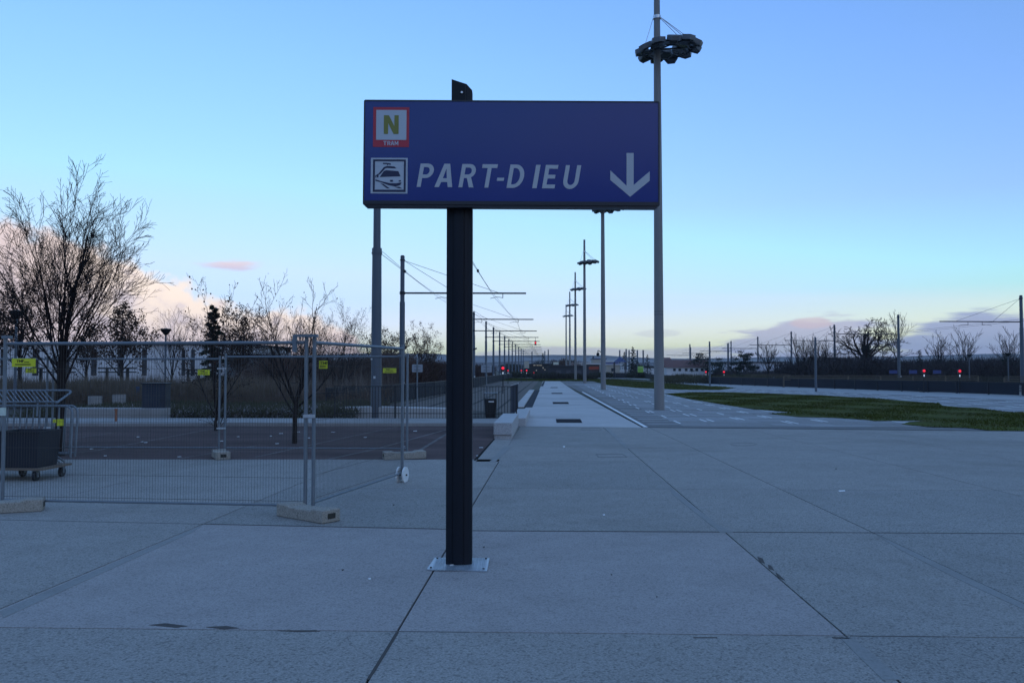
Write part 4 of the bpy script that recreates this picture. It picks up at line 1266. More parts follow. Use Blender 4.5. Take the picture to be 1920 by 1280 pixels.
# slim light poles on the right paving
for px, pt_, pb, r, lab in ((1530, 632, 734.5, .07, 'slim grey pole standing on the footway by the near lawn'), (1331, 640, 723, .075, 'slim grey pole on the footway before the white house'), (1451, 706, 722.5, .035, 'short thin post on the footway edge')):
    g = G(px, pb); z1 = P(px, pt_, g.y).z
    m = MB(); m.tube((g.x, g.y, 0), (g.x, g.y, z1), r * 1.25, r, 10); m.tube((g.x, g.y, z1 * .42), (g.x, g.y, z1 * .43), r * 1.5, n=10)
    tag(m.build('slim_pole', M_polegrey, smooth=True), lab, 'pole', 'slim poles on the footway')
for px, pb, pt_, lab in ((1912, 744, 722, 'white ringed bollard at the right picture edge'), (1680.5, 732, 716, 'white ringed bollard below the second right mast'), (1569.5, 728, 719, 'small pale bollard below the third right mast'), (1223, 708, 702, 'tiny pale bollard right of the nearest lamp mast')):
    g = G(px, pb); z1 = P(px, pt_, g.y).z
    o = thing('ringed_bollard', lab, 'bollard', (g.x, g.y, 0), 0, 'white ringed bollards along the barrier')
    m = MB(); m.tube((0, -.08, 0), (0, -.08, z1), .055, n=10); m.build('post', mat('bollard_grey', (.3, .3, .3), .6), o)
    for i in range(4):
        m = MB(); m.tube((0, -.08, z1 * (.45 + .14 * i)), (0, -.08, z1 * (.45 + .14 * i) + .05), .062, n=10); m.build('ring', M_black, o)
g = G(1745, 735)
st = thing('steps', 'small striped steps behind an opening in the right barrier', 'steps', (g.x, g.y, 0))
for i in range(5):
    m = MB(); m.box((0, .3 * i - .1, .085 + .15 * i), (1.6, .3, .03)); m.build('tread', M_wood, st)
    m = MB(); m.box((0, .3 * i + .02, .035 + .15 * i), (1.55, .02, .07)); m.build('riser', M_black, st)
for px0, px1, Yg, lab in ((1470, 1835, 76, 'long low wooden rail fence behind the right barrier'), (1884, 1960, 66, 'short wooden rail fence at the right picture edge'), (1410, 1480, 95, 'low wooden rail fence before the white hall')):
    a, c = P(px0, 708, Yg), P(px1, 708, Yg)
    o = thing('rail_fence', lab, 'fence', ((a.x + c.x) / 2, Yg, 0), 0, 'wooden rail fences on the right')
    for z in (1.06, .88, .70):
        m = MB(); m.box((0, 0, z), (c.x - a.x, .05, .06)); m.build('rail', M_wood, o)
    n = max(2, int((c.x - a.x) / 2.5))
    for i in range(n + 1):
        m = MB(); m.box((a.x - (a.x + c.x) / 2 + (c.x - a.x) * i / n, .06, .5), (.1, .1, 1.0)); m.build('post', M_wood, o)
for px, lab in ((1675, 'left blue board among the woodland trees'), (1712, 'middle blue board among the woodland trees'), (1757, 'right blue board among the woodland trees')):
    a = P(px, 697, 98); o = thing('notice_board', lab, 'board', (a.x, 98, 0), 0, 'blue boards at the woodland edge')
    m = MB(); m.box((0, 0, a.z), (.9, .05, .4)); m.build('board', M_bluep, o)
    for s_ in (-.4, .4):
        m = MB(); m.box((s_, .05, a.z / 2), (.07, .07, a.z)); m.build('post', M_black, o)

# ------------------------------------------------------------------ vegetation
def rdir(rg, v, ang):
    """unit vector turned away from v by ang in a random sense"""
    a = v.orthogonal().normalized(); bq = v.cross(a); t = rg.uniform(0, 2 * math.pi)
    return (v * math.cos(ang) + (a * math.cos(t) + bq * math.sin(t)) * math.sin(ang)).normalized()

def limb(m, rg, p, d, L, r, lvl, o, tips):
    """grow one limb and its side shoots"""
    n = 5 if lvl < 2 else (4 if lvl < 3 else 3)
    pts = [p.copy()]; rs = [r]
    cur = d.copy()
    for i in range(n):
        cur = (cur + Vector((rg.gauss(0, o['wob']), rg.gauss(0, o['wob']), rg.gauss(0, o['wob']) + o['up']))).normalized()
        pts.append(pts[-1] + cur * (L / n))
        rs.append(max(o['rmin'], r * (1 - (i + 1) / n * (1 - o['tap']))))
    m.path(pts, rs, 6 if lvl == 0 else (5 if lvl == 1 else 3))
    tips.append((pts[-1], cur))
    if lvl >= o['lv']: return
    k = o['kids'][lvl]
    for i in range(k):
        f = o['from'] + (1 - o['from']) * ((i + rg.random()) / k)
        x = f * n; j = min(n - 1, int(x)); q = pts[j].lerp(pts[j + 1], x - j)
        dd = (pts[j + 1] - pts[j]).normalized()
        nd = rdir(rg, dd, R(rg.uniform(*o['ang'])))
        limb(m, rg, q, nd, L * rg.uniform(*o['len']) * (1.15 - .45 * f), max(o['rmin'], rs[j] * o['rk']), lvl + 1, o, tips)

BARE = dict(wob=.07, up=.05, rmin=.003, tap=.25, lv=3, kids=(7, 6, 4), ang=(18, 48), len=(.32, .6), rk=.5)
BARE['from'] = .22

def o_k(op): return op.get('sk', .5)

def bare_tree(label, px, pyb, H, seed, stems=9, spread=(8, 42), trunk_h=1.5, tr=.075, leaves=0, opt=None, Yg=None, leaf_size=.05, group=None, stem_len=None, name='bare_tree', lmat=None, cat='tree'):
    g = G(px, pyb) if Yg is None else P(px, pyb, Yg)
    o = thing(name, label, cat, (g.x, g.y, 0), 0, group)
    rg = random.Random(seed); op = dict(BARE); op.update(opt or {})
    m = MB()
    m.path([(0, 0, -.05), (rg.uniform(-.03, .03), 0, trunk_h * .5), (rg.uniform(-.05, .05), 0, trunk_h)], [tr * 1.15, tr, tr * .9], 10)
    top_ = Vector((0, 0, trunk_h))
    m.build('trunk', M_bark, o, smooth=True)
    m = MB(); tips = []
    for i in range(stems):
        an = R(spread[0] + (spread[1] - spread[0]) * (i / max(1, stems - 1)))
        az_ = i * 2.39996 + rg.uniform(-.3, .3)
        d = Vector((math.sin(an) * math.cos(az_), math.sin(an) * math.sin(az_), math.cos(an)))
        L = (H - trunk_h) * (1.0 - op.get('fall', .25) * i / max(1, stems - 1)) * rg.uniform(.85, 1.05)
        limb(m, rg, top_ - Vector((0, 0, trunk_h * .35 * rg.random())), d, L, tr * (o_k(op) if i else .7) * rg.uniform(.7, 1), 0, op, tips)
    m.build('crown', M_twig, o)
    if leaves:
        m = MB()
        for _ in range(leaves):
            p_, d_ = rg.choice(tips)
            q_ = p_ - d_ * rg.uniform(0, .5) + Vector((rg.gauss(0, .07), rg.gauss(0, .07), rg.gauss(0, .07)))
            s_ = leaf_size * rg.uniform(.6, 1.4)
            a_ = Vector((rg.gauss(0, .4), rg.gauss(0, .4), -1)).normalized() * s_; b2 = a_.orthogonal().normalized() * s_ * .38
            m.add([q_, q_ + a_ * .5 + b2, q_ + a_, q_ + a_ * .5 - b2], [(0, 1, 2, 3)])
        m.build('leaves', lmat or M_dead, o)
    return o

bare_tree('tall bare vase shaped tree with many upright stems, left', 112, 855, 4.75, 11, stems=19, spread=(2, 47), trunk_h=1.75, tr=.08, opt=dict(kids=(9, 7, 4), up=.03, sk=.27))
bare_tree('bare multi stemmed small tree behind the corner fence posts', 552, 832, 3.2, 5, stems=9, spread=(12, 52), trunk_h=.95, tr=.05, leaves=160, leaf_size=.035, opt=dict(kids=(6, 5, 3)))
bare_tree('small branching tree in the car park left of it', 405, 808, 3.3, 8, stems=7, spread=(5, 40), trunk_h=.5, tr=.04, leaves=900, opt=dict(kids=(6, 6, 4)))
SP = dict(kids=(8, 7, 4), up=.02, ang=(35, 70), len=(.25, .45))
bare_tree('dark tree with clinging seed leaves at the left picture edge', 36, 760, 5.6, 21, stems=8, spread=(2, 38), trunk_h=2.2, tr=.09, leaves=1500, opt=SP, leaf_size=.08)
bare_tree('dark tree with clinging leaves cut by the left picture edge', -18, 758, 6.6, 22, stems=8, spread=(2, 40), trunk_h=2.2, tr=.09, leaves=1500, opt=SP, leaf_size=.08)
bare_tree('dark upright tree with clinging leaves behind the round planter', 226, 752, 5.2, 23, stems=9, spread=(1, 45), trunk_h=1.8, tr=.08, leaves=3600, opt=SP, leaf_size=.08)
bare_tree('broad leafy dark shrub tree right of the conifer', 455, 745, 5.2, 26, stems=9, spread=(4, 45), trunk_h=1.2, tr=.07, leaves=3400, opt=SP, leaf_size=.08)
bare_tree('bare twiggy young tree left of the park lamp', 160, 748, 4.6, 27, stems=8, spread=(4, 42), trunk_h=1.5, tr=.06, leaves=1300, opt=SP, leaf_size=.08)
bare_tree('bare twiggy young tree right of the park lamp', 322, 750, 4.3, 28, stems=8, spread=(5, 45), trunk_h=1.2, tr=.055, opt=dict(kids=(7, 5, 4)))
bare_tree('leaning bare shrub tree beside the thick anchor mast', 640, 752, 4.3, 30, stems=13, spread=(6, 55), trunk_h=.7, tr=.06, leaves=1500, leaf_size=.05, opt=dict(kids=(7, 5, 3)))
bare_tree('bare shrub tree behind the squarish yellow plate', 590, 742, 4.5, 31, stems=12, spread=(5, 50), trunk_h=.7, tr=.06, leaves=900, leaf_size=.05, opt=dict(kids=(7, 5, 3)))
bare_tree('bare shrub tree left of the corner fence posts', 505, 745, 4.4, 32, stems=12, spread=(5, 50), trunk_h=.7, tr=.06, leaves=400, leaf_size=.05, opt=dict(kids=(7, 5, 3)))
bare_tree('small leafy shrub between the anchor mast and next mast', 728, 738, 4.5, 33, stems=10, spread=(3, 40), trunk_h=.8, tr=.06, leaves=3200, leaf_size=.08, opt=SP)
bare_tree('rounded leafy shrub just left of the sign post', 793, 730, 5.0, 34, stems=12, spread=(3, 55), trunk_h=.9, tr=.06, leaves=2600, leaf_size=.09, opt=SP)
o = bare_tree('low bare bush growing through the kerb behind double posts', 410, 806, .75, 36, stems=8, spread=(15, 65), trunk_h=.06, tr=.02, opt=dict(kids=(4, 3, 2), lv=2), name='bush', cat='bush')

def conifer(label, px, pytop, Yg, wpx, seed, name='conifer', ragged=.35, base=.06, n=5200, group=None):
    t0 = P(px, pytop, Yg); H = t0.z; W = wpx * Yg / F / 2
    o = thing(name, label, 'tree', (t0.x, Yg, 0), 0, group); rg = random.Random(seed)
    m = MB(); m.path([(0, 0, 0), (0, 0, H * .6), (0, 0, H)], [H * .018, H * .01, .01], 7); m.build('trunk', M_bark, o)
    m = MB()
    nb = int(26 + H * 3)
    per = max(6, n // nb)
    for i in range(nb):
        f = base + (1 - base) * (i / nb); z = H * f
        a = i * 2.4 + rg.random(); L = W * (1 - f) ** .8 * rg.uniform(1 - ragged, 1 + ragged * .4) + .05
        for k in range(per):
            u = rg.random() ** .7
            q_ = Vector((math.cos(a) * L * u, math.sin(a) * L * u, z - L * u * .25 + rg.gauss(0, .05 * H / 8)))
            q_ += Vector((rg.gauss(0, .12 * L), rg.gauss(0, .12 * L), rg.gauss(0, .04 * L)))
            s_ = H * rg.uniform(.018, .042)
            d_ = Vector((math.cos(a) + rg.gauss(0, .5), math.sin(a) + rg.gauss(0, .5), rg.uniform(-.5, .4))).normalized() * s_
            e_ = d_.cross(Vector((rg.gauss(0, 1), rg.gauss(0, 1), rg.gauss(0, 1)))).normalized() * s_ * .3
            m.add([q_ - e_, q_ + e_, q_ + d_], [(0, 1, 2)])
    m.build('crown', M_conifer, o)
    return o
conifer('dark green young conifer rising behind the back fence', 401, 572, 36, 62, 41, base=.2, n=4200)
conifer('tall spired conifer beside the blue shelter', 1187, 650, 170, 30, 42, ragged=.6, n=2600)
conifer('smaller conifer left of the spired one', 1171, 659, 180, 22, 43, n=1600)
conifer('dark conifer right of the lime green container', 1214, 664, 165, 22, 44, n=1600)
conifer('dark conical conifer on the right tracks', 1386, 680, 100, 22, 45, n=2000, base=.02)
conifer('small pointed conifer above the right woodland', 1724, 656, 120, 24, 46, n=1600)
conifer('dark conifer near the far right lamp', 1884, 658, 110, 34, 47, ragged=.7, n=1600)
conifer('narrow conifer at the far end of the tram lane', 1018, 661, 260, 14, 48, n=1200)
conifer('small conifer behind the beige block', 1112, 667, 240, 16, 49, n=1200)

def round_tree(label, px, pytop, Yg, wpx, seed, n=4200, trunk=.25, flat=.55, mt=None, name='cedar', group=None, leaf=.028):
    t0 = P(px, pytop, Yg); H = t0.z; W = wpx * Yg / F / 2
    o = thing(name, label, 'tree', (t0.x, Yg, 0), 0, group); rg = random.Random(seed)
    m = MB(); m.path([(0, 0, 0), (.05, 0, H * .4), (0, 0, H * .8)], [H * .03, H * .02, H * .01], 8); m.build('trunk', M_bark, o)
    m = MB()
    cl = []
    for i in range(34):
        a = rg.uniform(0, 6.28); r = W * math.sqrt(rg.random()) * .95
        z = H * (trunk + (1 - trunk) * rg.random() * math.sqrt(max(.03, 1 - (r / W) ** 2)))
        cl.append((Vector((r * math.cos(a), r * math.sin(a), z)), W * rg.uniform(.16, .34)))
    for k in range(n):
        c, rr = rg.choice(cl)
        q_ = c + Vector((rg.gauss(0, rr * .6), rg.gauss(0, rr * .6), rg.gauss(0, rr * .6 * flat)))
        s_ = H * leaf * rg.uniform(.6, 1.6)
        d_ = Vector((rg.gauss(0, 1), rg.gauss(0, 1), rg.gauss(0, .7))).normalized() * s_
        e_ = d_.cross(Vector((rg.gauss(0, 1), rg.gauss(0, 1), rg.gauss(0, 1)))).normalized() * s_ * .5
        m.add([q_ - e_, q_ + e_, q_ + d_], [(0, 1, 2)])
    m.build('crown', mt or M_conifer, o)
    return o
round_tree('broad dark cedar behind the long red roofed house', 1326, 659, 150, 62, 51, flat=.35)
round_tree('upright dark cedar above the white hall', 1394, 653, 150, 46, 52, flat=.5)
round_tree('dark leafless looking round tree left of the lamp masts', 1055, 668, 215, 50, 53, mt=M_thick)
round_tree('dark round tree behind the farthest lamp masts', 1078, 672, 240, 46, 54, mt=M_thick)
round_tree('dark round tree behind the shop front', 1013, 676, 270, 46, 55)

# woods of bare twigs that read as one mass
def thicket(name, label, xa, xb, ya, yb, h, n, seed, material, cat='thicket', ln=(.5, 1.3), wd=.03, prof=None, upright=.5, slope=False):
    rs = np.random.RandomState(seed)
    x = rs.uniform(xa, xb, n); y = rs.uniform(ya, yb, n)
    ramp_ = .4 + .6 * (y - ya) / (yb - ya) if slope else 1.0
    hm = h * (.72 + .28 * np.sin(x * .9 + 2 * np.sin(x * .31)) * np.sin(x * .37 + 1.7)) if prof is None else np.array([prof(v) for v in x]) * h
    hm = hm * ramp_
    z = rs.uniform(0, 1, n) ** .8 * hm
    L = rs.uniform(ln[0], ln[1], n)
    d = rs.normal(0, 1, (n, 3)); d[:, 2] = np.abs(d[:, 2]) + upright; d /= np.linalg.norm(d, axis=1)[:, None]
    e = np.cross(d, rs.normal(0, 1, (n, 3))); e /= np.linalg.norm(e, axis=1)[:, None]
    p0 = np.column_stack([x, y, z]); w_ = wd * rs.uniform(.5, 1.5, n)[:, None]
    V = np.stack([p0 - e * w_, p0 + e * w_, p0 + d * L[:, None]], 1).reshape(-1, 3)
    V[:, 2] = np.maximum(V[:, 2], 0.0)
    me = bpy.data.meshes.new(name); me.from_pydata(V.tolist(), [], np.arange(3 * n).reshape(-1, 3).tolist()); me.materials.append(material)
    o = bpy.data.objects.new(name, me); COL.objects.link(o)
    return tag(o, label, cat, kind='stuff')
thicket('thicket', 'brown bare thicket beyond the left track barrier', -17.0, -8.6, 44, 54, 2.3, 30000, 61, M_thick, ln=(.4, 1.1), wd=.016, upright=1.0)
thicket('thicket', 'dark reddish hedge bank beside the left masts', -15, -9.3, 55, 150, 2.3, 30000, 62, mat('rust_hedge', (.05, .026, .02), .95, var=.5, scale=.3), ln=(.5, 1.1), wd=.035)
thicket('dry_grass', 'tall brown ornamental grass in the garden', -29, -11.6, 33, 41, 1.0, 40000, 63, M_dry, 'grass', ln=(.4, .8), wd=.010, upright=2.0)
thicket('ground_cover', 'dark low ground cover behind the kerb', -17.5, -6.2, 26.2, 32.5, .32, 26000, 64, mat('ground_cover', (.072, .072, .045), .95, spec=.08, var=.6, scale=1), 'plants', ln=(.15, .3), wd=.022)
thicket('reeds', 'pale dry upright stalks among the garden undergrowth', -22, -7.6, 33, 43, .9, 1900, 74, mat('dry_stalk', (.20, .17, .15), .95, spec=.05, var=.5, scale=2), 'plants', ln=(.5, 1.5), wd=.008, upright=5.0)
thicket('treeline', 'dark far line of trees and roofs under the hills', P(940, 690, 300).x, P(1500, 690, 300).x, 285, 315, 4.2, 22000, 75, mat('far_trees', (.030, .028, .024), .95, spec=.05, var=.5, scale=.1), 'trees', ln=(.8, 2.0), wd=.12, upright=.8, prof=lambda v: .7 + .3 * math.sin(v * .21) * math.sin(v * .083 + 1))
thicket('ground_cover', 'pale silvery low plants in the dark ground cover', -15.5, -7.6, 26.3, 30.5, .34, 7000, 65, mat('silver_leaf', (.27, .26, .28), .9, var=.5, scale=2), 'plants', ln=(.08, .16), wd=.025)
thicket('undergrowth', 'dark shrubby undergrowth behind the back fence', -22, -7.5, 32.5, 43, .95, 24000, 66, mat('undergrowth', (.115, .083, .064), .95, spec=.08, var=.6, scale=.9), 'plants', ln=(.3, .8), wd=.012, upright=1.4, prof=lambda v: (.62 + .5 * max(0, min(1, (v + 15) / 5))) * (.75 + .25 * math.sin(v * 2.3) * math.sin(v * 5.1 + 1)), slope=True)
thicket('woodland', 'dark bare woodland behind the right tracks', P(1478, 690, 125).x, P(2250, 690, 125).x, 108, 134, 2.9, 60000, 67, mat('woodland_twigs', (.032, .025, .027), .95, var=.5, scale=.15), 'woods', ln=(.7, 1.6), wd=.05, upright=1.2, prof=lambda v: .72 + .2 * math.sin(v * .55) * math.sin(v * .23 + 1) + .16 * math.sin(v * 1.9 + 2 * math.sin(v * .7)))
thicket('woodland', 'dark scrub between the houses and right tracks', P(1340, 690, 150).x, P(1480, 690, 150).x, 140, 155, .9, 9000, 68, mat('woodland_twigs', (.032, .025, .027), .95), 'woods', ln=(.6, 1.4), wd=.05)
thicket('hedge', 'low dark hedge line beyond the far lawn', P(960, 700, 165).x, P(1215, 700, 165).x, 160, 170, 1.0, 16000, 69, mat('hedge_green', (.026, .030, .016), .95, var=.5, scale=.3), 'hedge', ln=(.4, .8), wd=.06)
thicket('undergrowth', 'dark shrubs heaped beside the dark shed', P(1000, 700, 148).x, P(1115, 700, 148).x, 138, 146, .85, 9000, 70, mat('shrub_dark', (.026, .024, .016), .95, var=.5, scale=.3), 'plants', ln=(.3, .7), wd=.05)
thicket('dry_grass', 'dry grass verge beyond the right barrier', P(1240, 700, 100).x, P(1480, 700, 100).x, 92, 112, .8, 16000, 71, mat('verge_grass', (.06, .055, .032), .95, var=.6, scale=.3), 'grass', ln=(.3, .6), wd=.03, upright=2)
thicket('dry_grass', 'dark weedy verge behind the long right barrier', P(1480, 700, 80).x, P(2100, 700, 80).x, 78, 106, .6, 18000, 72, mat('verge_dark', (.035, .032, .025), .95, var=.6, scale=.3), 'grass', ln=(.3, .6), wd=.03, upright=2)

big = dict(kids=(7, 6, 4), ang=(25, 60), len=(.32, .52), up=.015, rmin=.02, wob=.19, sk=.40, fall=-.12)
bare_tree('large old bare tree with spreading crown and ivied trunk', 1622, 693, 8.7, 81, stems=15, spread=(4, 100), trunk_h=3.4, tr=.42, opt=big, Yg=118)
rgv = random.Random(8); m = MB(); gx = P(1622, 693, 118).x
for _ in range(3600):
    z = rgv.random() ** 1.3 * 5.0; rr = (1.1 - z * .14) * (1 + .35 * math.sin(z * 3)); a = rgv.random() * 6.28; r_ = rr * math.sqrt(rgv.random())
    q_ = Vector((gx + r_ * math.cos(a), 117.6 + r_ * math.sin(a), z)); s_ = rgv.uniform(.12, .3)
    d_ = Vector((rgv.gauss(0, 1), rgv.gauss(0, 1), rgv.gauss(0, 1))).normalized() * s_; e_ = d_.orthogonal().normalized() * s_ * .5
    m.add([q_ - e_, q_ + e_, q_ + d_], [(0, 1, 2)])
tag(m.build('ivy', M_conifer), 'dark ivy mass on the trunk of the large old tree', 'ivy', kind='stuff')
sm = dict(kids=(6, 4), lv=2, rmin=.016, ang=(15, 40))
bare_tree('thin tall bare tree right of the large old tree', 1683, 693, 9.0, 82, stems=5, spread=(2, 24), trunk_h=3, tr=.14, opt=dict(sm, kids=(8, 5)), Yg=116)
for i, (px, H_, lab) in enumerate(((1500, 6.0, 'pale brown bare poplar left of the third right mast'), (1521, 6.0, 'pale brown bare poplar between two right masts'), (1546, 5.6, 'brown bare poplar just left of a right mast'),
                                   (1764, 6.3, 'bare tree above the woodland between red signals'), (1811, 6.9, 'bare tree above the woodland near the right bowl lamp'), 
                                   (1894, 6.6, 'slim bare tree by the rightmost park lamp'), (1440, 5.0, 'faint bare tree above the white hall end'))):
    bare_tree(lab, px, 693, H_, 90 + i, stems=10, spread=(2, 32), trunk_h=1.2, tr=.10, opt=sm, Yg=122, group='bare trees at the woodland edge')

# ------------------------------------------------------------------ buildings
def house(name, label, px0, px1, pyt, Yg, dep, wall, roof=None, rh=0.0, windows=(), cat='building', wmat=None, over=.25, zb=0.0, gable=True, wname='window'):
    a, c = P(px0, pyt, Yg), P(px1, pyt, Yg); W = c.x - a.x; H = a.z
    o = thing(name, label, cat, ((a.x + c.x) / 2, Yg + dep / 2, 0))
    m = MB(); m.box((0, 0, (H + zb) / 2), (W, dep, H - zb)); m.build('wall', wall, o)
    if roof is not None:
        m = MB(); w2, d2 = W / 2 + over, dep / 2 + over
        if rh <= .5: m.box((0, 0, H + .1), (W + 2 * over, dep + 2 * over, .2))
        else:
            e_ = 0 if gable else min(w2 * .8, d2)
            m.add([(-w2, -d2, H), (w2, -d2, H), (w2, d2, H), (-w2, d2, H), (-w2 + e_, 0, H + rh), (w2 - e_, 0, H + rh)], [(0, 1, 5, 4), (2, 3, 4, 5), (1, 2, 5), (3, 0, 4), (3, 2, 1, 0)])
        m.build('roof', roof, o)
    for wx0, wx1, wy0, wy1 in windows:
        p_, q_ = P(wx0, wy0, Yg), P(wx1, wy1, Yg)
        m = MB(); m.box(((p_.x + q_.x) / 2 - o.location.x, -dep / 2 - .01, (p_.z + q_.z) / 2), (q_.x - p_.x, .08, p_.z - q_.z)); m.build(wname, wmat or M_glassd, o)
    return o
cols = [(-60, -52), (2, 10), (62, 72), (118, 130), (172, 181), (221, 231), (267, 275), (341, 347), (359, 365)]
house('white_hall', 'long white hall with tall dark window strips behind the garden trees', -400, 436, 647, 78, 18, M_bwhite, M_darkwall, .2, [(x0, x1, 655, 704) for x0, x1 in cols], wname='window_strip')
house('pavilion', 'low dark flat roofed pavilion behind the garden shrubs', 424, 476, 668, 70, 8, mat('pavilion_wall', (.09, .1, .11), .8), M_darkwall, .2, [(430, 470, 674, 682)])
house('shed', 'dark grey box shed behind the farthest lamp masts', 1028, 1104, 687, 150, 10, M_darkwall, M_darkwall, .2, [(1043, 1052, 694, 701), (1062, 1070, 694, 701), (1080, 1090, 694, 701)], wmat=mat('faded_panel', (.06, .062, .075), .7))
house('shop_front', 'dark shop building with small lights beyond the tram lane', 985, 1032, 683, 200, 15, M_black, M_darkwall, .2, [(1000, 1004, 684, 685.3), (1006, 1010, 684, 685.3), (1011, 1016, 684, 685.3), (1017.5, 1019, 688, 691), (1021, 1022.5, 692, 694), (1005, 1006.5, 693, 695)], wmat=M_warmlamp, wname='lit_sign')
house('beige_block', 'plain beige block above the red stall', 1113, 1136, 673, 215, 12, M_beige, M_bluer, .2)
house('red_stall', 'low stall with red lower panels left of the second lamp mast', 1098, 1124, 683, 170, 6, mat('stall_dark', (.06, .045, .04), .8), M_bwhite, .2, [(1100, 1123, 687, 692.5)], wmat=M_red, wname='red_panel')
house('beige_house', 'small beige building right of the second lamp mast', 1137, 1162, 684, 165, 8, M_beige, M_bwhite, .2, [(1146, 1152, 690, 696)])
house('white_store', 'wide white store with blue band behind the shelter', 1133, 1182, 678, 210, 20, mat('pale_store', (.5, .52, .55), .7), M_bwhite, .2, [(1134, 1160, 679.5, 682.5)], wmat=M_bluep, wname='blue_band')
house('far_white_roof', 'far white flat roof seen behind the farthest masts', 1064, 1112, 680, 260, 12, M_bwhite, M_bwhite, .2)
o = house('red_roof_house', 'long low house with brown red roof and white wall', 1250, 1332, 688.5, 150, 10, M_bwhite, M_redroof, 1.4, [(x, x + 5, 690.5, 695.5) for x in (1262, 1272, 1284, 1294, 1304, 1314, 1322)])
house('tiled_house', 'red tiled house end partly hidden by the nearest mast', 1242, 1262, 681, 175, 12, M_bwhite, M_redroof, 1.3, [(1248, 1256, 684, 690)])
house('white_long_hall', 'long white low hall behind scrub right of the cedars', 1358, 1476, 680, 160, 14, mat('pale_lilac_wall', (.52, .52, .58), .8), M_darkwall, .2, [(1366, 1372, 686, 692), (1388, 1396, 687, 693), (1418, 1424, 686, 692), (1452, 1455, 682, 696), (1440, 1446, 686, 692)])
# blue shelter
g = P(1164, 680, 155); sh = thing('shelter', 'open shelter with blue pyramid roof beyond the lawn', 'shelter', (g.x, 157, 0))
ze = P(1164, 678.5, 155).z; zt_ = P(1164, 668, 155).z
m = MB(); w2 = 1.2
m.add([(-w2, -w2, ze), (w2, -w2, ze), (w2, w2, ze), (-w2, w2, ze), (0, 0, zt_)], [(0, 1, 4), (1, 2, 4), (2, 3, 4), (3, 0, 4), (3, 2, 1, 0)]); m.build('roof', M_bluer, sh)
for sx in (-1, 1):
    for sy in (-1, 1):
        m = MB(); m.box((sx * (w2 - .15), sy * (w2 - .15), ze / 2), (.14, .14, ze)); m.build('post', M_dark, sh)
m = MB(); m.box((0, .4, .5), (1.6, .4, .9)); m.build('bench', M_dark, sh)
a = P(983, 677, 180); c = P(992, 690, 180)
bb = thing('billboard', 'plain beige billboard at the far end of the tram lane', 'billboard', ((a.x + c.x) / 2, 180, 0))
m = MB(); m.box((0, 0, (a.z + c.z) / 2), (c.x - a.x, .2, a.z - c.z)); m.build('board', M_beige, bb)
m = MB(); m.box((0, .15, c.z / 2), (.2, .2, c.z)); m.build('post', M_darkwall, bb)
a = P(1037.5, 678.5, 190); c = P(1047.5, 683.5, 190)
bb = thing('roof_board', 'small cream signboard above the dark shed roof', 'signboard', ((a.x + c.x) / 2, 190, 0))
m = MB(); m.box((0, 0, (a.z + c.z) / 2), (c.x - a.x, .2, a.z - c.z)); m.build('board', mat('cream_board', (.6, .58, .48), .7), bb)
m = MB(); m.box((0, .15, c.z / 2), (.2, .2, c.z)); m.build('post', M_darkwall, bb)
g = P(1201, 693, 150)
ct = thing('container', 'lime green container standing by the far tram masts', 'container', (g.x, 150, 0))
z0, z1 = P(1201, 698, 150).z, P(1201, 686.5, 150).z
m = MB(); m.box((0, 0, (max(0, z0) + z1) / 2), (.95, .8, z1 - max(0, z0))); m.build('box', M_green, ct, bevel=.03)
m = MB(); m.box((0, -.42, z1 - .2), (.9, .04, .2)); m.build('lid', mat('pale_green', (.4, .55, .2), .5), ct)
def van(px, py, Yg, label, L=4.4, H=1.9, col=M_bwhite):
    g = P(px, py, Yg); o = thing('parked_van', label, 'van', (g.x, Yg, 0))
    m = MB(); m.prism([[(-L / 2, .35), (L / 2, .35), (L / 2, .95), (L * .36, 1.05), (L * .24, H), (-L / 2, H)]], -.9, .9, XZ); m.build('body', col, o, bevel=.05)
    m = MB(); m.prism([[(L * .33, 1.08), (L * .22, H - .15), (L * .05, H - .15), (L * .05, 1.08)]], -.92, .92, XZ); m.build('window', M_glassd, o)
    for x in (-L * .3, L * .3):
        for y in (-.8, .8):
            m = MB(); m.tube((x, y - .1, .33), (x, y + .1, .33), .33, n=14); m.build('wheel', M_black, o)
    return o
van(1226, 690, 168, 'white van parked left of the nearest lamp mast')
van(1178, 692, 175, 'white van parked below the smaller conifer', 3.9, 1.6)
a = P(872, 655, 80)                                    # street light left of the lane
sl_ = thing('street_light', 'street light with drooping dark head behind the sign post', 'street light', (a.x - .6, 80, 0))
a2 = P(893, 655, 80)
m = MB(); m.path([(0, 0, 0), (0, 0, a2.z - .15), (.5, 0, a2.z + .02)], .05, 8); m.build('pole', M_polegrey, sl_)
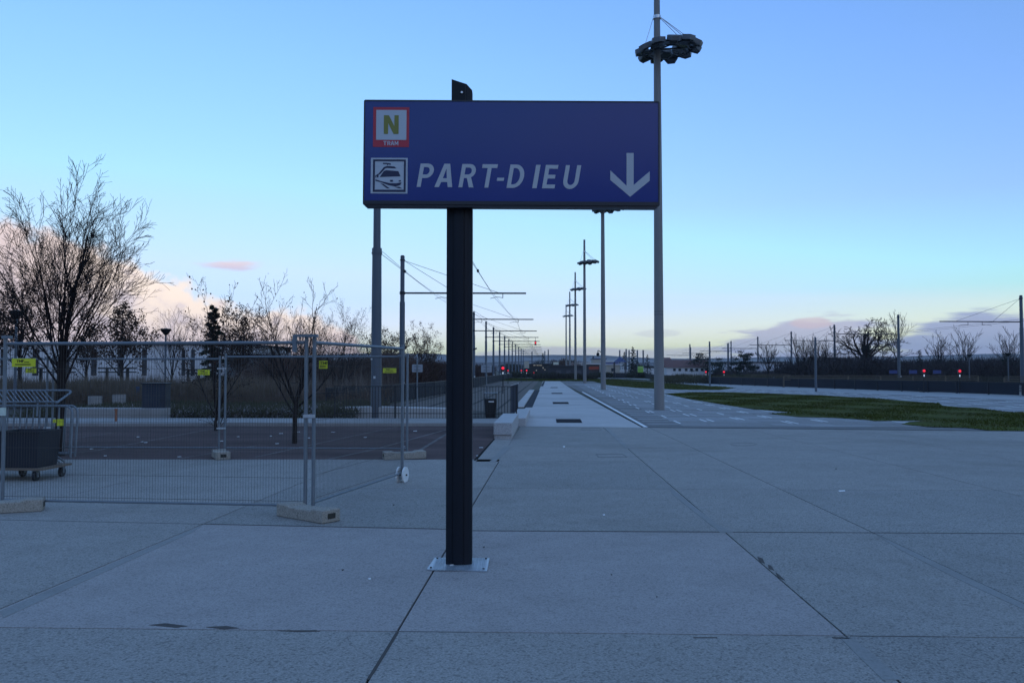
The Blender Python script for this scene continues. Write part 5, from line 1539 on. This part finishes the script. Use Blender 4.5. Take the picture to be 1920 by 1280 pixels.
m = MB(); m.box((a2.x - a.x + .6 - .3, 0, a2.z), (.75, .3, .14), M=Matrix.Rotation(R(-18), 3, 'Y')); m.build('lamp_head', M_black, sl_, bevel=.04)
a = P(1808, 658, 130)
s2 = thing('street_light', 'far street light with a flat arm above the right woodland', 'street light', (a.x, 106, 0))
zz = P(1808, 655, 106).z
m = MB(); m.tube((0, 0, 0), (0, 0, zz), .07, n=8); m.build('pole', M_polegrey, s2)
m = MB(); m.box((.35, 0, zz), (.7, .15, .06)); m.build('lamp_head', M_black, s2)

# ------------------------------------------------------------------ hills
def hills(name, Yh, prof, seed):
    m = MB(); rs = random.Random(seed)
    rows = 6; n = 90; vs = []
    for j in range(rows):
        f = j / (rows - 1)
        for i in range(n + 1):
            px = -700 + 3400 * i / n
            py = 693 - (693 - prof(px)) + rs.uniform(-1.2, 1.2) * f
            h = P(px, py, Yh).z * math.sin(f * math.pi / 2)
            q_ = P(px, 693, Yh)
            vs.append((q_.x * (1 + .25 * f), Yh * (.8 + .25 * f) if j < rows - 1 else Yh, max(-.5, h * (1 if j == rows - 1 else .9))))
    fs = [(j * (n + 1) + i, j * (n + 1) + i + 1, (j + 1) * (n + 1) + i + 1, (j + 1) * (n + 1) + i) for j in range(rows - 1) for i in range(n)]
    m.add(vs, fs)
    return structure(name, m, M_hill)
hills('hills', 2600, lambda x: 667 + 4 * math.sin(x * .006) + 2 * math.sin(x * .021 + 1), 1)
hills('hills', 1300, lambda x: 680 + 3 * math.sin(x * .009 + 2) + 1.5 * math.sin(x * .035), 2)

# ------------------------------------------------------------------ evening air
hz = MB(); hz.box((0, 1500, 39.0), (5200, 3400, 80.2))
M_haze = bpy.data.materials.new('haze'); M_haze.use_nodes = True
ht = M_haze.node_tree; ht.nodes.remove(ht.nodes['Principled BSDF'])
pv = ht.nodes.new('ShaderNodeVolumePrincipled'); pv.inputs['Color'].default_value = (.86, .88, .95, 1); pv.inputs['Density'].default_value = 0.00022
ht.links.new(pv.outputs[0], ht.nodes['Material Output'].inputs['Volume'])
tag(hz.build('haze', M_haze), 'thin blue evening haze over the whole place', 'haze', kind='stuff')
